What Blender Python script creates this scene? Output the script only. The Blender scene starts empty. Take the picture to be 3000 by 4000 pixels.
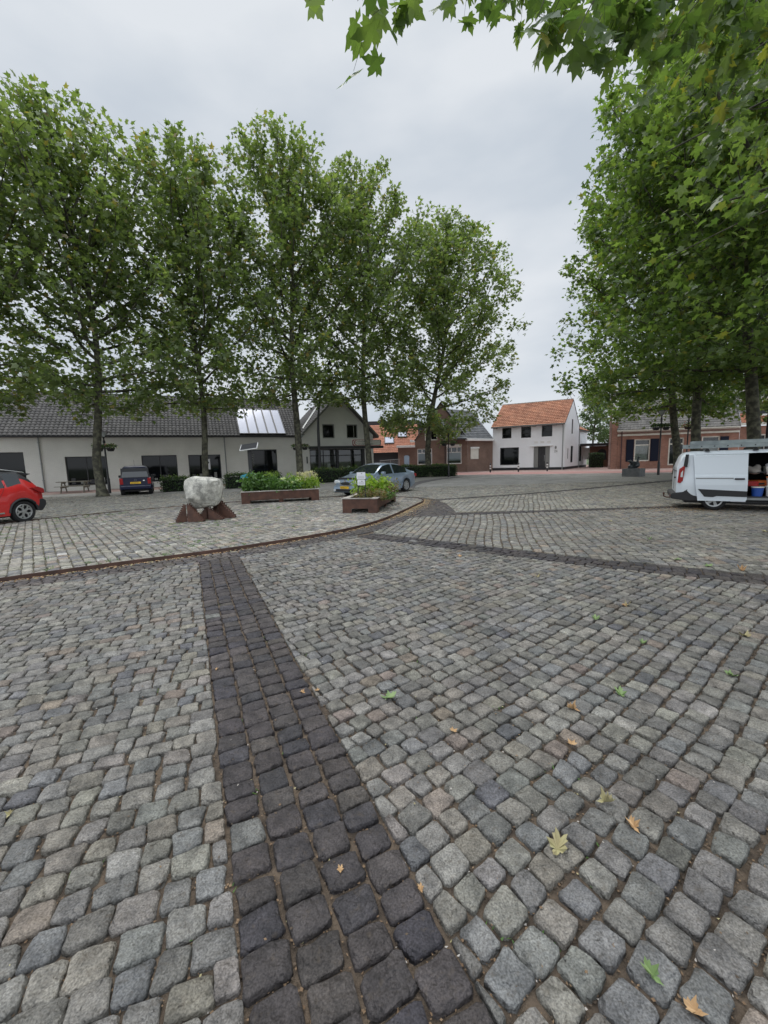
import bpy, math, random
import numpy as np
from mathutils import Vector, Matrix
from mathutils import noise as mn
R = math.radians
scene = bpy.context.scene
random.seed(7); np.random.seed(7)

# ------------------------------------------------------------------ camera, world, sun
cd = bpy.data.cameras.new("camera"); cam = bpy.data.objects.new("camera", cd)
scene.collection.objects.link(cam); scene.camera = cam
F = 1570.0
cd.sensor_fit = 'VERTICAL'; cd.sensor_height = 40.0; cd.lens = F / 4000 * 40.0
cd.clip_start = 0.05; cd.clip_end = 3000
pitch = math.atan(202 / F); roll = R(1.55)
fw = Vector((0, math.cos(pitch), -math.sin(pitch))); r0 = Vector((1, 0, 0)); u0 = r0.cross(fw)
rt = r0 * math.cos(roll) - u0 * math.sin(roll); up = rt.cross(fw)
M = Matrix((rt, up, -fw)).transposed().to_4x4(); M.translation = Vector((0, 0, 1.6)); cam.matrix_world = M

SUN_EL, SUN_ROT = R(58), R(200)
w = bpy.data.worlds.new("World"); scene.world = w; w.use_nodes = True
nt = w.node_tree; nt.nodes.clear()
def N(nt, t, **kw):
    n = nt.nodes.new(t)
    for k, v in kw.items():
        if k.startswith('i_'): n.inputs[k[2:].replace('_', ' ')].default_value = v
        else: setattr(n, k, v)
    return n
out = N(nt, 'ShaderNodeOutputWorld')
sky = N(nt, 'ShaderNodeTexSky', sky_type='NISHITA', sun_disc=False, sun_elevation=SUN_EL, sun_rotation=SUN_ROT, air_density=1.0, dust_density=3.0)
bgs = N(nt, 'ShaderNodeBackground'); bgs.inputs['Strength'].default_value = 0.05
nt.links.new(sky.outputs[0], bgs.inputs['Color'])
tc = N(nt, 'ShaderNodeTexCoord'); mp = N(nt, 'ShaderNodeMapping'); mp.inputs['Scale'].default_value = (1, 1, 2.6)
nt.links.new(tc.outputs['Generated'], mp.inputs['Vector'])
nz = N(nt, 'ShaderNodeTexNoise'); nz.inputs['Scale'].default_value = 2.3; nz.inputs['Detail'].default_value = 5; nz.inputs['Roughness'].default_value = .45
nt.links.new(mp.outputs[0], nz.inputs['Vector'])
cr = N(nt, 'ShaderNodeValToRGB'); cr.color_ramp.elements[0].position = .38; cr.color_ramp.elements[0].color = (.475, .525, .585, 1)
cr.color_ramp.elements[1].position = .62; cr.color_ramp.elements[1].color = (.645, .675, .71, 1)
nt.links.new(nz.outputs['Fac'], cr.inputs['Fac'])
# an overcast sky is brighter overhead than at the horizon
sx = N(nt, 'ShaderNodeSeparateXYZ'); nt.links.new(tc.outputs['Generated'], sx.inputs[0])
mr = N(nt, 'ShaderNodeMapRange'); mr.inputs['From Min'].default_value = .72; mr.inputs['From Max'].default_value = 1.0
mr.inputs['To Min'].default_value = 1.0; mr.inputs['To Max'].default_value = 2.8
nt.links.new(sx.outputs['Z'], mr.inputs['Value'])
bgc = N(nt, 'ShaderNodeBackground'); nt.links.new(cr.outputs[0], bgc.inputs['Color']); nt.links.new(mr.outputs[0], bgc.inputs['Strength'])
# cloud brightened out of view behind the camera, added to light the facades
dp = N(nt, 'ShaderNodeVectorMath', operation='DOT_PRODUCT'); dp.inputs[1].default_value = (.15, -.83, .54); nt.links.new(tc.outputs['Generated'], dp.inputs[0])
m2_ = N(nt, 'ShaderNodeMapRange'); m2_.inputs['From Min'].default_value = .0; m2_.inputs['From Max'].default_value = 1.0; m2_.inputs['To Min'].default_value = 1.0; m2_.inputs['To Max'].default_value = 2.0
nt.links.new(dp.outputs['Value'], m2_.inputs['Value']); mm = N(nt, 'ShaderNodeMath', operation='MULTIPLY'); nt.links.new(mr.outputs[0], mm.inputs[0]); nt.links.new(m2_.outputs[0], mm.inputs[1]); nt.links.new(mm.outputs[0], bgc.inputs['Strength'])
ad = N(nt, 'ShaderNodeMixShader'); ad.inputs[0].default_value = .9
nt.links.new(bgs.outputs[0], ad.inputs[1]); nt.links.new(bgc.outputs[0], ad.inputs[2]); nt.links.new(ad.outputs[0], out.inputs[0])

sl = bpy.data.lights.new("sun", 'SUN'); sl.energy = 1.1; sl.angle = R(25); sl.color = (1, .97, .92)
so = bpy.data.objects.new("sun", sl); scene.collection.objects.link(so)
so.rotation_euler = (R(32), 0, R(-160) + R(0))
scene.view_settings.view_transform = 'Standard'; scene.view_settings.look = 'None'
scene.view_settings.exposure = 0.36; scene.view_settings.gamma = 1.0
scene.cycles.max_bounces = 6; scene.cycles.transparent_max_bounces = 8

# ------------------------------------------------------------------ materials
def setin(b, **kw):
    for k, v in kw.items():
        for nm in (k.replace('_', ' '),):
            if nm in b.inputs: b.inputs[nm].default_value = v
def rgba(c): return (c[0], c[1], c[2], 1)
def mat(name, col, rough=.7, metal=0.0, col2=None, cscale=3.0, cpos=(.35, .65), bump=0.0, bscale=30.0, attr=False, detail=6, spec=.5, coat=0.0,
        speck=None, uv=False, dist=0.0):
    m = bpy.data.materials.new(name); m.use_nodes = True; t = m.node_tree; L = t.links.new
    b = t.nodes['Principled BSDF']; setin(b, Roughness=rough, Metallic=metal)
    b.inputs['Specular IOR Level'].default_value = spec; b.inputs['Coat Weight'].default_value = coat
    tc = N(t, 'ShaderNodeTexCoord'); co = tc.outputs['UV' if uv else 'Object']
    b.inputs['Base Color'].default_value = rgba(col); src = None
    if col2 is not None:
        n = N(t, 'ShaderNodeTexNoise'); n.inputs['Scale'].default_value = cscale; n.inputs['Detail'].default_value = detail; n.inputs['Distortion'].default_value = dist; L(co, n.inputs['Vector'])
        r = N(t, 'ShaderNodeValToRGB'); e = r.color_ramp.elements
        e[0].position, e[1].position = cpos; e[0].color = rgba(col); e[1].color = rgba(col2); L(n.outputs['Fac'], r.inputs['Fac']); src = r.outputs[0]
    if attr:
        a = N(t, 'ShaderNodeAttribute', attribute_name='Col')
        if src is None: src = a.outputs['Color']
        else:
            x = N(t, 'ShaderNodeMix', data_type='RGBA', blend_type='MULTIPLY'); x.inputs[0].default_value = 1
            L(a.outputs['Color'], x.inputs[6]); L(src, x.inputs[7]); src = x.outputs[2]
    if speck:
        n = N(t, 'ShaderNodeTexNoise'); n.inputs['Scale'].default_value = speck[0]; n.inputs['Detail'].default_value = 3; L(co, n.inputs['Vector'])
        r = N(t, 'ShaderNodeMapRange'); r.inputs['From Min'].default_value = .3; r.inputs['From Max'].default_value = .7
        r.inputs['To Min'].default_value = 1 - speck[1]; r.inputs['To Max'].default_value = 1 + speck[1]; L(n.outputs['Fac'], r.inputs['Value'])
        x = N(t, 'ShaderNodeVectorMath', operation='SCALE'); L(src, x.inputs[0]); L(r.outputs[0], x.inputs['Scale']); src = x.outputs[0]
    if src is not None: L(src, b.inputs['Base Color'])
    if bump:
        n = N(t, 'ShaderNodeTexNoise'); n.inputs['Scale'].default_value = bscale; n.inputs['Detail'].default_value = 8; L(co, n.inputs['Vector'])
        k = N(t, 'ShaderNodeBump'); k.inputs['Strength'].default_value = bump; k.inputs['Distance'].default_value = .02
        L(n.outputs['Fac'], k.inputs['Height']); L(k.outputs[0], b.inputs['Normal'])
    return m
def add_wear(m, stain=.16):
    "broad stains and a coarse cleft surface for the setts"
    t = m.node_tree; L = t.links.new; b = t.nodes['Principled BSDF']; src = b.inputs['Base Color'].links[0].from_socket; tc = N(t, 'ShaderNodeTexCoord')
    n = N(t, 'ShaderNodeTexNoise'); n.inputs['Scale'].default_value = .9; n.inputs['Detail'].default_value = 7; n.inputs['Roughness'].default_value = .62; L(tc.outputs['Object'], n.inputs['Vector'])
    r = N(t, 'ShaderNodeMapRange'); r.inputs['From Min'].default_value = .32; r.inputs['From Max'].default_value = .68; r.inputs['To Min'].default_value = 1 - stain; r.inputs['To Max'].default_value = 1 + stain; L(n.outputs['Fac'], r.inputs['Value'])
    x = N(t, 'ShaderNodeVectorMath', operation='SCALE'); L(src, x.inputs[0]); L(r.outputs[0], x.inputs['Scale'])
    n3 = N(t, 'ShaderNodeTexNoise'); n3.inputs['Scale'].default_value = 26; n3.inputs['Detail'].default_value = 6; n3.inputs['Roughness'].default_value = .7; L(tc.outputs['Object'], n3.inputs['Vector'])
    dr = N(t, 'ShaderNodeValToRGB'); dr.color_ramp.elements[0].position = .56; dr.color_ramp.elements[0].color = (0, 0, 0, 1); dr.color_ramp.elements[1].position = .72; dr.color_ramp.elements[1].color = (.55, .55, .55, 1); L(n3.outputs['Fac'], dr.inputs['Fac'])
    mx = N(t, 'ShaderNodeMix', data_type='RGBA'); L(dr.outputs[0], mx.inputs[0]); L(x.outputs[0], mx.inputs[6]); mx.inputs[7].default_value = (.085, .066, .048, 1); L(mx.outputs[2], b.inputs['Base Color'])
    v = N(t, 'ShaderNodeTexVoronoi', feature='F1'); v.inputs['Scale'].default_value = 21; v.inputs['Randomness'].default_value = 1; nd = N(t, 'ShaderNodeTexNoise'); nd.inputs['Scale'].default_value = 16; nd.inputs['Detail'].default_value = 5; L(tc.outputs['Object'], nd.inputs['Vector'])
    va = N(t, 'ShaderNodeVectorMath', operation='MULTIPLY_ADD'); va.inputs[1].default_value = (.08, .08, .08); L(nd.outputs['Color'], va.inputs[0]); L(tc.outputs['Object'], va.inputs[2]); L(va.outputs[0], v.inputs['Vector'])
    ad = N(t, 'ShaderNodeMath', operation='ADD'); L(v.outputs['Distance'], ad.inputs[0]); L(nd.outputs['Fac'], ad.inputs[1]); k = N(t, 'ShaderNodeBump'); k.inputs['Strength'].default_value = .75; k.inputs['Distance'].default_value = .016; L(ad.outputs[0], k.inputs['Height'])
    old = b.inputs['Normal'].links[0].from_node; L(k.outputs[0], old.inputs['Normal'])
def brick_mat(name, c1, c2, mortar, rough=.85, bw=.21, bh=.065, ms=.012, bump=.5, dirt=.25, rot=0.0, squash=1.0, off=.5):
    m = bpy.data.materials.new(name); m.use_nodes = True; t = m.node_tree; L = t.links.new
    b = t.nodes['Principled BSDF']; setin(b, Roughness=rough); b.inputs['Specular IOR Level'].default_value = .3
    tc = N(t, 'ShaderNodeTexCoord'); mp = N(t, 'ShaderNodeMapping'); mp.inputs['Rotation'].default_value = (0, 0, rot); L(tc.outputs['UV'], mp.inputs['Vector'])
    br = N(t, 'ShaderNodeTexBrick'); br.offset = off; br.inputs['Scale'].default_value = 1
    for k, v in (('Color1', rgba(c1)), ('Color2', rgba(c2)), ('Mortar', rgba(mortar)), ('Mortar Size', ms), ('Mortar Smooth', .3), ('Brick Width', bw), ('Row Height', bh), ('Bias', 0.0)): br.inputs[k].default_value = v
    L(mp.outputs[0], br.inputs['Vector'])
    n = N(t, 'ShaderNodeTexNoise'); n.inputs['Scale'].default_value = .8; n.inputs['Detail'].default_value = 7; L(tc.outputs['UV'], n.inputs['Vector'])
    r = N(t, 'ShaderNodeMapRange'); r.inputs['From Min'].default_value = .3; r.inputs['From Max'].default_value = .7; r.inputs['To Min'].default_value = 1 - dirt; r.inputs['To Max'].default_value = 1 + dirt
    L(n.outputs['Fac'], r.inputs['Value']); x = N(t, 'ShaderNodeVectorMath', operation='SCALE'); L(br.outputs['Color'], x.inputs[0]); L(r.outputs[0], x.inputs['Scale'])
    L(x.outputs[0], b.inputs['Base Color'])
    n2 = N(t, 'ShaderNodeTexNoise'); n2.inputs['Scale'].default_value = 25; n2.inputs['Detail'].default_value = 4; L(tc.outputs['UV'], n2.inputs['Vector'])
    ma = N(t, 'ShaderNodeMath', operation='MULTIPLY_ADD'); ma.inputs[1].default_value = -1; L(br.outputs['Fac'], ma.inputs[0]); L(n2.outputs['Fac'], ma.inputs[2])
    k = N(t, 'ShaderNodeBump'); k.inputs['Strength'].default_value = bump; k.inputs['Distance'].default_value = .01
    L(ma.outputs[0], k.inputs['Height']); L(k.outputs[0], b.inputs['Normal'])
    return m
def leaf_mat(name, c1, c2, c3=None, trans=.35, rough=.5):
    m = bpy.data.materials.new(name); m.use_nodes = True; t = m.node_tree; L = t.links.new
    b = t.nodes['Principled BSDF']; setin(b, Roughness=rough); b.inputs['Specular IOR Level'].default_value = .5
    g = N(t, 'ShaderNodeNewGeometry'); r = N(t, 'ShaderNodeValToRGB'); e = r.color_ramp.elements
    e[0].color = rgba(c1); e[1].color = rgba(c2); e[1].position = .93 if c3 else 1
    if c3: q = e.new(.985); q.color = rgba(c3)
    L(g.outputs['Random Per Island'], r.inputs['Fac']); L(r.outputs[0], b.inputs['Base Color'])
    tr = N(t, 'ShaderNodeBsdfTranslucent'); v = N(t, 'ShaderNodeVectorMath', operation='MULTIPLY'); v.inputs[1].default_value = (1.7, 1.9, .7)
    L(r.outputs[0], v.inputs[0]); L(v.outputs[0], tr.inputs['Color'])
    mx = N(t, 'ShaderNodeMixShader'); mx.inputs[0].default_value = trans; L(b.outputs[0], mx.inputs[1]); L(tr.outputs[0], mx.inputs[2])
    L(mx.outputs[0], t.nodes['Material Output'].inputs['Surface'])
    return m
def glass_clear(name, tint=(.8, .85, .85)):
    m = bpy.data.materials.new(name); m.use_nodes = True; t = m.node_tree; L = t.links.new
    tr = N(t, 'ShaderNodeBsdfTransparent'); tr.inputs[0].default_value = rgba(tint)
    gl = N(t, 'ShaderNodeBsdfGlossy'); gl.inputs['Roughness'].default_value = .02; gl.inputs['Color'].default_value = (1, 1, 1, 1)
    fr = N(t, 'ShaderNodeFresnel'); fr.inputs[0].default_value = 1.6
    mx = N(t, 'ShaderNodeMixShader'); L(fr.outputs[0], mx.inputs[0]); L(tr.outputs[0], mx.inputs[1]); L(gl.outputs[0], mx.inputs[2])
    L(mx.outputs[0], t.nodes['Material Output'].inputs['Surface']); return m

MT = {}
MT['cobble'] = mat('cobble_stone', (.56, .54, .515), .75, col2=(1.05, 1.01, .95), cscale=11, bump=1.0, bscale=32, attr=True, spec=.35, speck=(150, .42))
add_wear(MT['cobble'], .2)
MT['dirt'] = mat('joint_dirt', (.048, .035, .025), .95, col2=(.125, .092, .064), cscale=14, bump=1.0, bscale=60)
MT['moss'] = mat('joint_moss', (.085, .08, .05), .95, col2=(.17, .15, .105), cscale=6, bump=1.0, bscale=60)
MT['farpave'] = brick_mat('far_paving', (.215, .21, .195), (.285, .278, .26), (.16, .15, .135), .85, .16, .13, .02, .4, .25, R(30))
MT['redroad'] = mat('red_asphalt', (.30, .155, .14), .9, col2=(.36, .20, .18), cscale=.8, bump=.2, bscale=80)
MT['pinkpave'] = brick_mat('brick_pavement', (.26, .17, .15), (.33, .23, .2), (.2, .15, .13), .9, .2, .1, .008, .2, .15)
MT['concrete'] = mat('pale_kerb', (.36, .35, .33), .9, col2=(.46, .45, .43), cscale=2)
MT['grass'] = mat('grass_ground', (.05, .08, .03), .95, col2=(.08, .10, .04), cscale=.3)
MT['corten'] = mat('corten_steel', (.062, .029, .020), .75, col2=(.110, .050, .032), cscale=5, bump=.15, bscale=60)
MT['edge'] = mat('dark_rusty_edge', (.045, .024, .018), .8, col2=(.09, .045, .032), cscale=4)
MT['corten2'] = mat('corten_worn', (.105, .048, .030), .7, col2=(.062, .030, .022), cscale=7, bump=.15, bscale=60)
MT['wpaint'] = brick_mat('white_painted_brick', (.69, .68, .64), (.72, .71, .67), (.61, .60, .57), .8, .21, .065, .01, .55, .07)
MT['wpaint2'] = brick_mat('bright_white_painted_brick', (.85, .86, .88), (.86, .87, .89), (.80, .81, .83), .75, .21, .065, .01, .5, .03)
MT['brown'] = brick_mat('brown_brick', (.17, .095, .07), (.23, .13, .095), (.2, .17, .15), .9, .21, .065, .012, .5, .2)
MT['redbrick'] = brick_mat('red_brick', (.27, .11, .075), (.36, .16, .11), (.26, .2, .17), .9, .21, .065, .012, .5, .22)
MT['rooftile'] = mat('roof_tile', (.85, .85, .85), .75, col2=(1.15, 1.15, 1.15), cscale=1.2, bump=.2, bscale=40, attr=True)
MT['black'] = mat('black_paint', (.012, .012, .014), .45, col2=(.02, .02, .022), cscale=6)
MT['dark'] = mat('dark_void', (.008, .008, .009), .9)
MT['anthr'] = mat('anthracite_frame', (.03, .03, .035), .5)
MT['greyframe'] = mat('grey_frame', (.2, .2, .19), .6)
MT['white'] = mat('white_paint', (.78, .78, .77), .55, col2=(.70, .70, .68), cscale=2)
MT['cream'] = mat('cream_paint', (.68, .66, .60), .6, col2=(.6, .58, .52), cscale=2)
MT['navy'] = mat('navy_shutter', (.006, .009, .024), .6, spec=.2)
MT['zinc'] = mat('zinc_pipe', (.26, .27, .27), .5, .3)
MT['plinthb'] = mat('black_plinth_paint', (.02, .02, .024), .7)
MT['glass'] = mat('window_glass', (.006, .007, .008), .04, spec=.28)
MT['glassc'] = glass_clear('clear_glass')
MT['curtain'] = mat('net_curtain', (.55, .58, .56), .9, col2=(.42, .45, .44), cscale=6)
MT['blind'] = mat('pale_blind', (.38, .46, .50), .8)
MT['panel'] = mat('solar_panel_glass', (.30, .31, .37), .12, .3, spec=.8)
MT['bark'] = mat('plane_bark', (.045, .042, .032), .9, col2=(.13, .125, .085), cscale=5, cpos=(.42, .62), bump=.6, bscale=12)
MT['branch'] = mat('branch_bark', (.035, .03, .024), .9, col2=(.06, .055, .04), cscale=6)
MT['leafA'] = leaf_mat('plane_leaves', (.085, .122, .052), (.180, .218, .105), (.22, .17, .07), .48, .40)
MT['leafB'] = leaf_mat('plane_leaves_near', (.064, .108, .038), (.155, .208, .080), (.2, .19, .05), .52, .42)
MT['hedge'] = leaf_mat('hedge_leaves', (.018, .04, .012), (.045, .085, .022), None, .2)
MT['hedgetop'] = leaf_mat('hedge_new_leaves', (.06, .11, .02), (.12, .17, .04), (.3, .25, .12), .3)
MT['lime'] = leaf_mat('lime_leaves', (.16, .26, .035), (.27, .36, .06), None, .35)
MT['midgreen'] = leaf_mat('mid_leaves', (.055, .12, .03), (.11, .20, .05), None, .3)
MT['pinkish'] = leaf_mat('reddish_leaves', (.11, .15, .045), (.24, .14, .08), None, .3)
MT['cream_fl'] = leaf_mat('cream_plumes', (.42, .38, .24), (.6, .55, .4), None, .3)
MT['white_fl'] = leaf_mat('white_petals', (.55, .6, .35), (.75, .76, .62), None, .3)
MT['pink_fl'] = leaf_mat('pink_petals', (.45, .06, .09), (.6, .3, .35), None, .3)
MT['bgleaf'] = leaf_mat('distant_leaves', (.07, .115, .05), (.12, .17, .08), None, .3)
MT['tyre'] = mat('tyre_rubber', (.012, .012, .013), .85, bump=.2, bscale=80)
MT['rim'] = mat('alloy_rim', (.42, .43, .43), .35, .7)
MT['plastic'] = mat('black_plastic', (.02, .02, .022), .65)
MT['carglass'] = mat('car_glass', (.012, .016, .018), .03, spec=.9)
MT['red'] = mat('red_car_paint', (.52, .02, .02), .3, coat=.8)
MT['blue'] = mat('navy_car_paint', (.006, .009, .035), .3, coat=.5, spec=.3)
MT['steel'] = mat('blue_grey_car_paint', (.27, .34, .43), .3, .55, coat=.8)
MT['vanwhite'] = mat('white_van_paint', (.66, .71, .76), .35, coat=.5)
MT['chrome'] = mat('chrome', (.7, .7, .7), .15, 1.0)
MT['lampred'] = mat('red_lens', (.30, .01, .012), .15, coat=.5)
MT['lampwhite'] = mat('clear_lens', (.6, .62, .62), .1, coat=.5)
MT['plate'] = mat('yellow_plate', (.75, .45, .02), .5)
MT['alu'] = mat('aluminium', (.34, .38, .38), .45, .6, col2=(.22, .25, .26), cscale=4)
MT['bronze'] = mat('dark_bronze', (.02, .024, .026), .3, .6, col2=(.05, .055, .06), cscale=5)
MT['bluestone'] = mat('blue_stone', (.10, .105, .11), .85, col2=(.15, .15, .15), cscale=4, bump=.2)
MT['wood'] = mat('weathered_wood', (.13, .115, .085), .85, col2=(.2, .18, .14), cscale=5, bump=.3)
MT['rimwood'] = mat('planter_rim', (.30, .27, .24), .8, col2=(.4, .37, .34), cscale=5)
MT['soil'] = mat('soil', (.03, .022, .015), .95)
MT['paper'] = mat('white_panel', (.72, .72, .76), .4)
MT['orange'] = mat('orange_plastic', (.6, .13, .02), .5)
MT['bluep'] = mat('blue_plastic', (.02, .08, .35), .45)
MT['whitep'] = mat('white_plastic', (.65, .64, .6), .5)
MT['teal'] = mat('teal_plastic', (.03, .25, .33), .5)
MT['lampglass'] = mat('lamp_glass', (.45, .47, .48), .2)
MT['crumb'] = mat('brown_crumbs', (.13, .080, .045), .9, col2=(.20, .135, .08), cscale=30)
MT['leafgreen'] = mat('fallen_green_leaf', (.10, .17, .05), .6, col2=(.20, .27, .11), cscale=18)
MT['leafbrown'] = mat('fallen_brown_leaf', (.34, .20, .09), .8, col2=(.45, .30, .16), cscale=20)
MT['leafyel'] = mat('fallen_yellow_leaf', (.36, .33, .17), .7, col2=(.25, .21, .11), cscale=20)

# ------------------------------------------------------------------ object helpers
C = scene.collection
def link(o, parent=None):
    C.objects.link(o)
    if parent is not None: o.parent = parent
    return o
def tag(o, label=None, cat=None, group=None, kind=None):
    for k, v in (('label', label), ('category', cat), ('group', group), ('kind', kind)):
        if v: o[k] = v
    return o
def empty(name, loc=(0, 0, 0), rz=0, label=None, cat=None, group=None):
    o = bpy.data.objects.new(name, None); o.location = loc; o.rotation_euler = (0, 0, rz); o.empty_display_size = .3; link(o)
    return tag(o, label, cat, group)
def copy_tree(o, parent=None):
    c = o.copy(); C.objects.link(c); c.parent = parent
    for ch in o.children: copy_tree(ch, c)
    return c
def raw_mesh(name, V, faces_flat, sizes, mats, parent=None, smooth=False, col=None, midx=None, uvs=None):
    me = bpy.data.meshes.new(name); V = np.asarray(V, dtype=np.float32)
    me.vertices.add(len(V)); me.vertices.foreach_set('co', V.ravel())
    ff = np.asarray(faces_flat, dtype=np.int32); sz = np.asarray(sizes, dtype=np.int32)
    me.loops.add(len(ff)); me.loops.foreach_set('vertex_index', ff)
    me.polygons.add(len(sz)); st = np.concatenate(([0], np.cumsum(sz)[:-1])).astype(np.int32)
    me.polygons.foreach_set('loop_start', st)
    try: me.polygons.foreach_set('loop_total', sz)
    except Exception: pass
    if midx is not None: me.polygons.foreach_set('material_index', np.asarray(midx, dtype=np.int32))
    me.polygons.foreach_set('use_smooth', np.full(len(sz), smooth, dtype=bool))
    if uvs is not None:
        l = me.uv_layers.new(name='UVMap'); l.data.foreach_set('uv', np.asarray(uvs, dtype=np.float32).ravel())
    me.update(calc_edges=True)
    if col is not None:
        a = me.attributes.new('Col', 'FLOAT_COLOR', 'FACE'); c4 = np.ones((len(sz), 4), dtype=np.float32); c4[:, :3] = col; a.data.foreach_set('color', c4.ravel())
    for m in (mats if isinstance(mats, (list, tuple)) else [mats]): me.materials.append(m)
    me.validate(); o = bpy.data.objects.new(name, me); return link(o, parent)
class MB:
    def __init__(s, T=None): s.v = []; s.f = []; s.m = []; s.uv = []; s.c = []; s.T = T
    def face(s, pts, m=0, c=None):
        i = len(s.v); P = [Vector(p) for p in pts]
        n = Vector((0, 0, 0))
        for a in range(len(P)):
            p, q = P[a], P[(a + 1) % len(P)]
            n += Vector(((p.y - q.y) * (p.z + q.z), (p.z - q.z) * (p.x + q.x), (p.x - q.x) * (p.y + q.y)))
        ax = max(range(3), key=lambda k: abs(n[k]))
        for p in P:
            s.uv.append((p.y, p.z) if ax == 0 else (p.x, p.z) if ax == 1 else (p.x, p.y))
            s.v.append(s.T(p) if s.T else tuple(p))
        s.f.append(tuple(range(i, i + len(P)))); s.m.append(m); s.c.append(c or (1, 1, 1))
    def box(s, x0, x1, y0, y1, z0, z1, m=0, X=None):
        if x0 > x1: x0, x1 = x1, x0
        if y0 > y1: y0, y1 = y1, y0
        if z0 > z1: z0, z1 = z1, z0
        q = [Vector(p) for p in ((x0, y0, z0), (x1, y0, z0), (x1, y1, z0), (x0, y1, z0), (x0, y0, z1), (x1, y0, z1), (x1, y1, z1), (x0, y1, z1))]
        if X is not None: q = [X @ p for p in q]
        for f in ((0, 3, 2, 1), (4, 5, 6, 7), (0, 1, 5, 4), (1, 2, 6, 5), (2, 3, 7, 6), (3, 0, 4, 7)): s.face([q[k] for k in f], m)
    def prism(s, poly, y0, y1, m=0, ax='y'):
        "poly in (x,z), extruded along y"
        a = [(p[0], y0, p[1]) for p in poly]; b = [(p[0], y1, p[1]) for p in poly]
        if ax == 'x': a = [(y0, p[0], p[1]) for p in poly]; b = [(y1, p[0], p[1]) for p in poly]
        if ax == 'z': a = [(p[0], p[1], y0) for p in poly]; b = [(p[0], p[1], y1) for p in poly]
        s.face(a, m); s.face(b[::-1], m); n = len(poly)
        for k in range(n): s.face([a[k], b[k], b[(k + 1) % n], a[(k + 1) % n]], m)
    def tube(s, pts, rad, n=8, m=0, cap=True):
        P = [Vector(p) for p in pts]; rad = rad if isinstance(rad, (list, tuple)) else [rad] * len(P); rings = []
        for k, p in enumerate(P):
            d = (P[min(k + 1, len(P) - 1)] - P[max(k - 1, 0)]).normalized()
            a = Vector((0, 0, 1)) if abs(d.z) < .9 else Vector((1, 0, 0)); u = d.cross(a).normalized(); v = d.cross(u)
            rings.append([p + (u * math.cos(t) + v * math.sin(t)) * rad[k] for t in [2 * math.pi * j / n for j in range(n)]])
        b0 = len(s.v); idx = []
        for r_ in rings:
            for q in r_: s.v.append(s.T(q) if s.T else tuple(q))
        for k in range(len(P) - 1):
            for j in range(n):
                j2 = (j + 1) % n; f = (b0 + k * n + j, b0 + k * n + j2, b0 + (k + 1) * n + j2, b0 + (k + 1) * n + j)
                s.f.append(f); s.m.append(m); s.c.append((1, 1, 1)); s.uv += [(0, 0)] * 4
        if cap:
            for k, rev in ((0, 1), (len(P) - 1, 0)):
                f = [b0 + k * n + j for j in range(n)]; s.f.append(tuple(f[::-1] if rev else f)); s.m.append(m); s.c.append((1, 1, 1)); s.uv += [(0, 0)] * n
    def lathe(s, prof, n=24, m=0, X=None):
        "prof list of (r,z) about z axis"
        b0 = len(s.v)
        for r_, z in prof:
            for j in range(n):
                t = 2 * math.pi * j / n; q = Vector((r_ * math.cos(t), r_ * math.sin(t), z))
                if X is not None: q = X @ q
                s.v.append(s.T(q) if s.T else tuple(q))
        for k in range(len(prof) - 1):
            for j in range(n):
                j2 = (j + 1) % n; s.f.append((b0 + k * n + j, b0 + k * n + j2, b0 + (k + 1) * n + j2, b0 + (k + 1) * n + j)); s.m.append(m); s.c.append((1, 1, 1)); s.uv += [(0, 0)] * 4
    def build(s, name, mats, parent=None, smooth=False, bevel=0, loc=None, sharp=True):
        o = raw_mesh(name, s.v, [i for f in s.f for i in f], [len(f) for f in s.f], mats, parent, smooth, np.array(s.c, dtype=np.float32), s.m, s.uv)
        if smooth and sharp: o.data.set_sharp_from_angle(angle=R(40))
        if bevel:
            w_ = o.modifiers.new('weld', 'WELD'); w_.merge_threshold = .0005
            b_ = o.modifiers.new('bevel', 'BEVEL'); b_.width = bevel; b_.segments = 2; b_.limit_method = 'ANGLE'
        if loc: o.location = loc
        return o
def text(txt, X, size, m, parent, name='lettering', ext=.004, sx=1.0, align='LEFT'):
    cu = bpy.data.curves.new(name, 'FONT'); cu.body = txt; cu.size = size; cu.extrude = ext; cu.align_x = align; cu.space_character = 1.0
    cu.materials.append(m); t_ = bpy.data.objects.new('tmp_text', cu); me = bpy.data.meshes.new_from_object(t_); bpy.data.objects.remove(t_); me.materials.clear(); me.materials.append(m)
    o = bpy.data.objects.new(name, me); link(o, parent); o.matrix_local = X @ Matrix.Diagonal((sx, 1, 1, 1)); return o
def basis(o, x, y):
    x = Vector(x).normalized(); y = Vector(y).normalized(); z = x.cross(y)
    m = Matrix((x, y, z)).transposed().to_4x4(); m.translation = Vector(o); return m
class Frame:
    "s along the facade, t back from it, z up; coordinates relative to the building's Empty"
    def __init__(f, O, E, back=None):
        f.O = Vector((O[0], O[1], 0)); d = Vector((E[0] - O[0], E[1] - O[1], 0)); f.L = d.length; f.u = d.normalized()
        f.b = Vector((-f.u.y, f.u.x, 0)) if back is None else Vector((back[0], back[1], 0)).normalized()
    def T(f, p): q = f.u * p[0] + f.b * p[1]; return (q.x, q.y, p[2])
    def mb(f): return MB(f.T)
def clip(poly, n, d):
    o = []
    for k in range(len(poly)):
        p, q = poly[k], poly[(k + 1) % len(poly)]; a = n[0] * p[0] + n[1] * p[1] - d; b = n[0] * q[0] + n[1] * q[1] - d
        if a <= 0: o.append(p)
        if (a < 0 < b) or (b < 0 < a): t = a / (a - b); o.append((p[0] + t * (q[0] - p[0]), p[1] + t * (q[1] - p[1])))
    return o
def area(p): return .5 * sum(p[k][0] * p[(k + 1) % len(p)][1] - p[(k + 1) % len(p)][0] * p[k][1] for k in range(len(p)))
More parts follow.
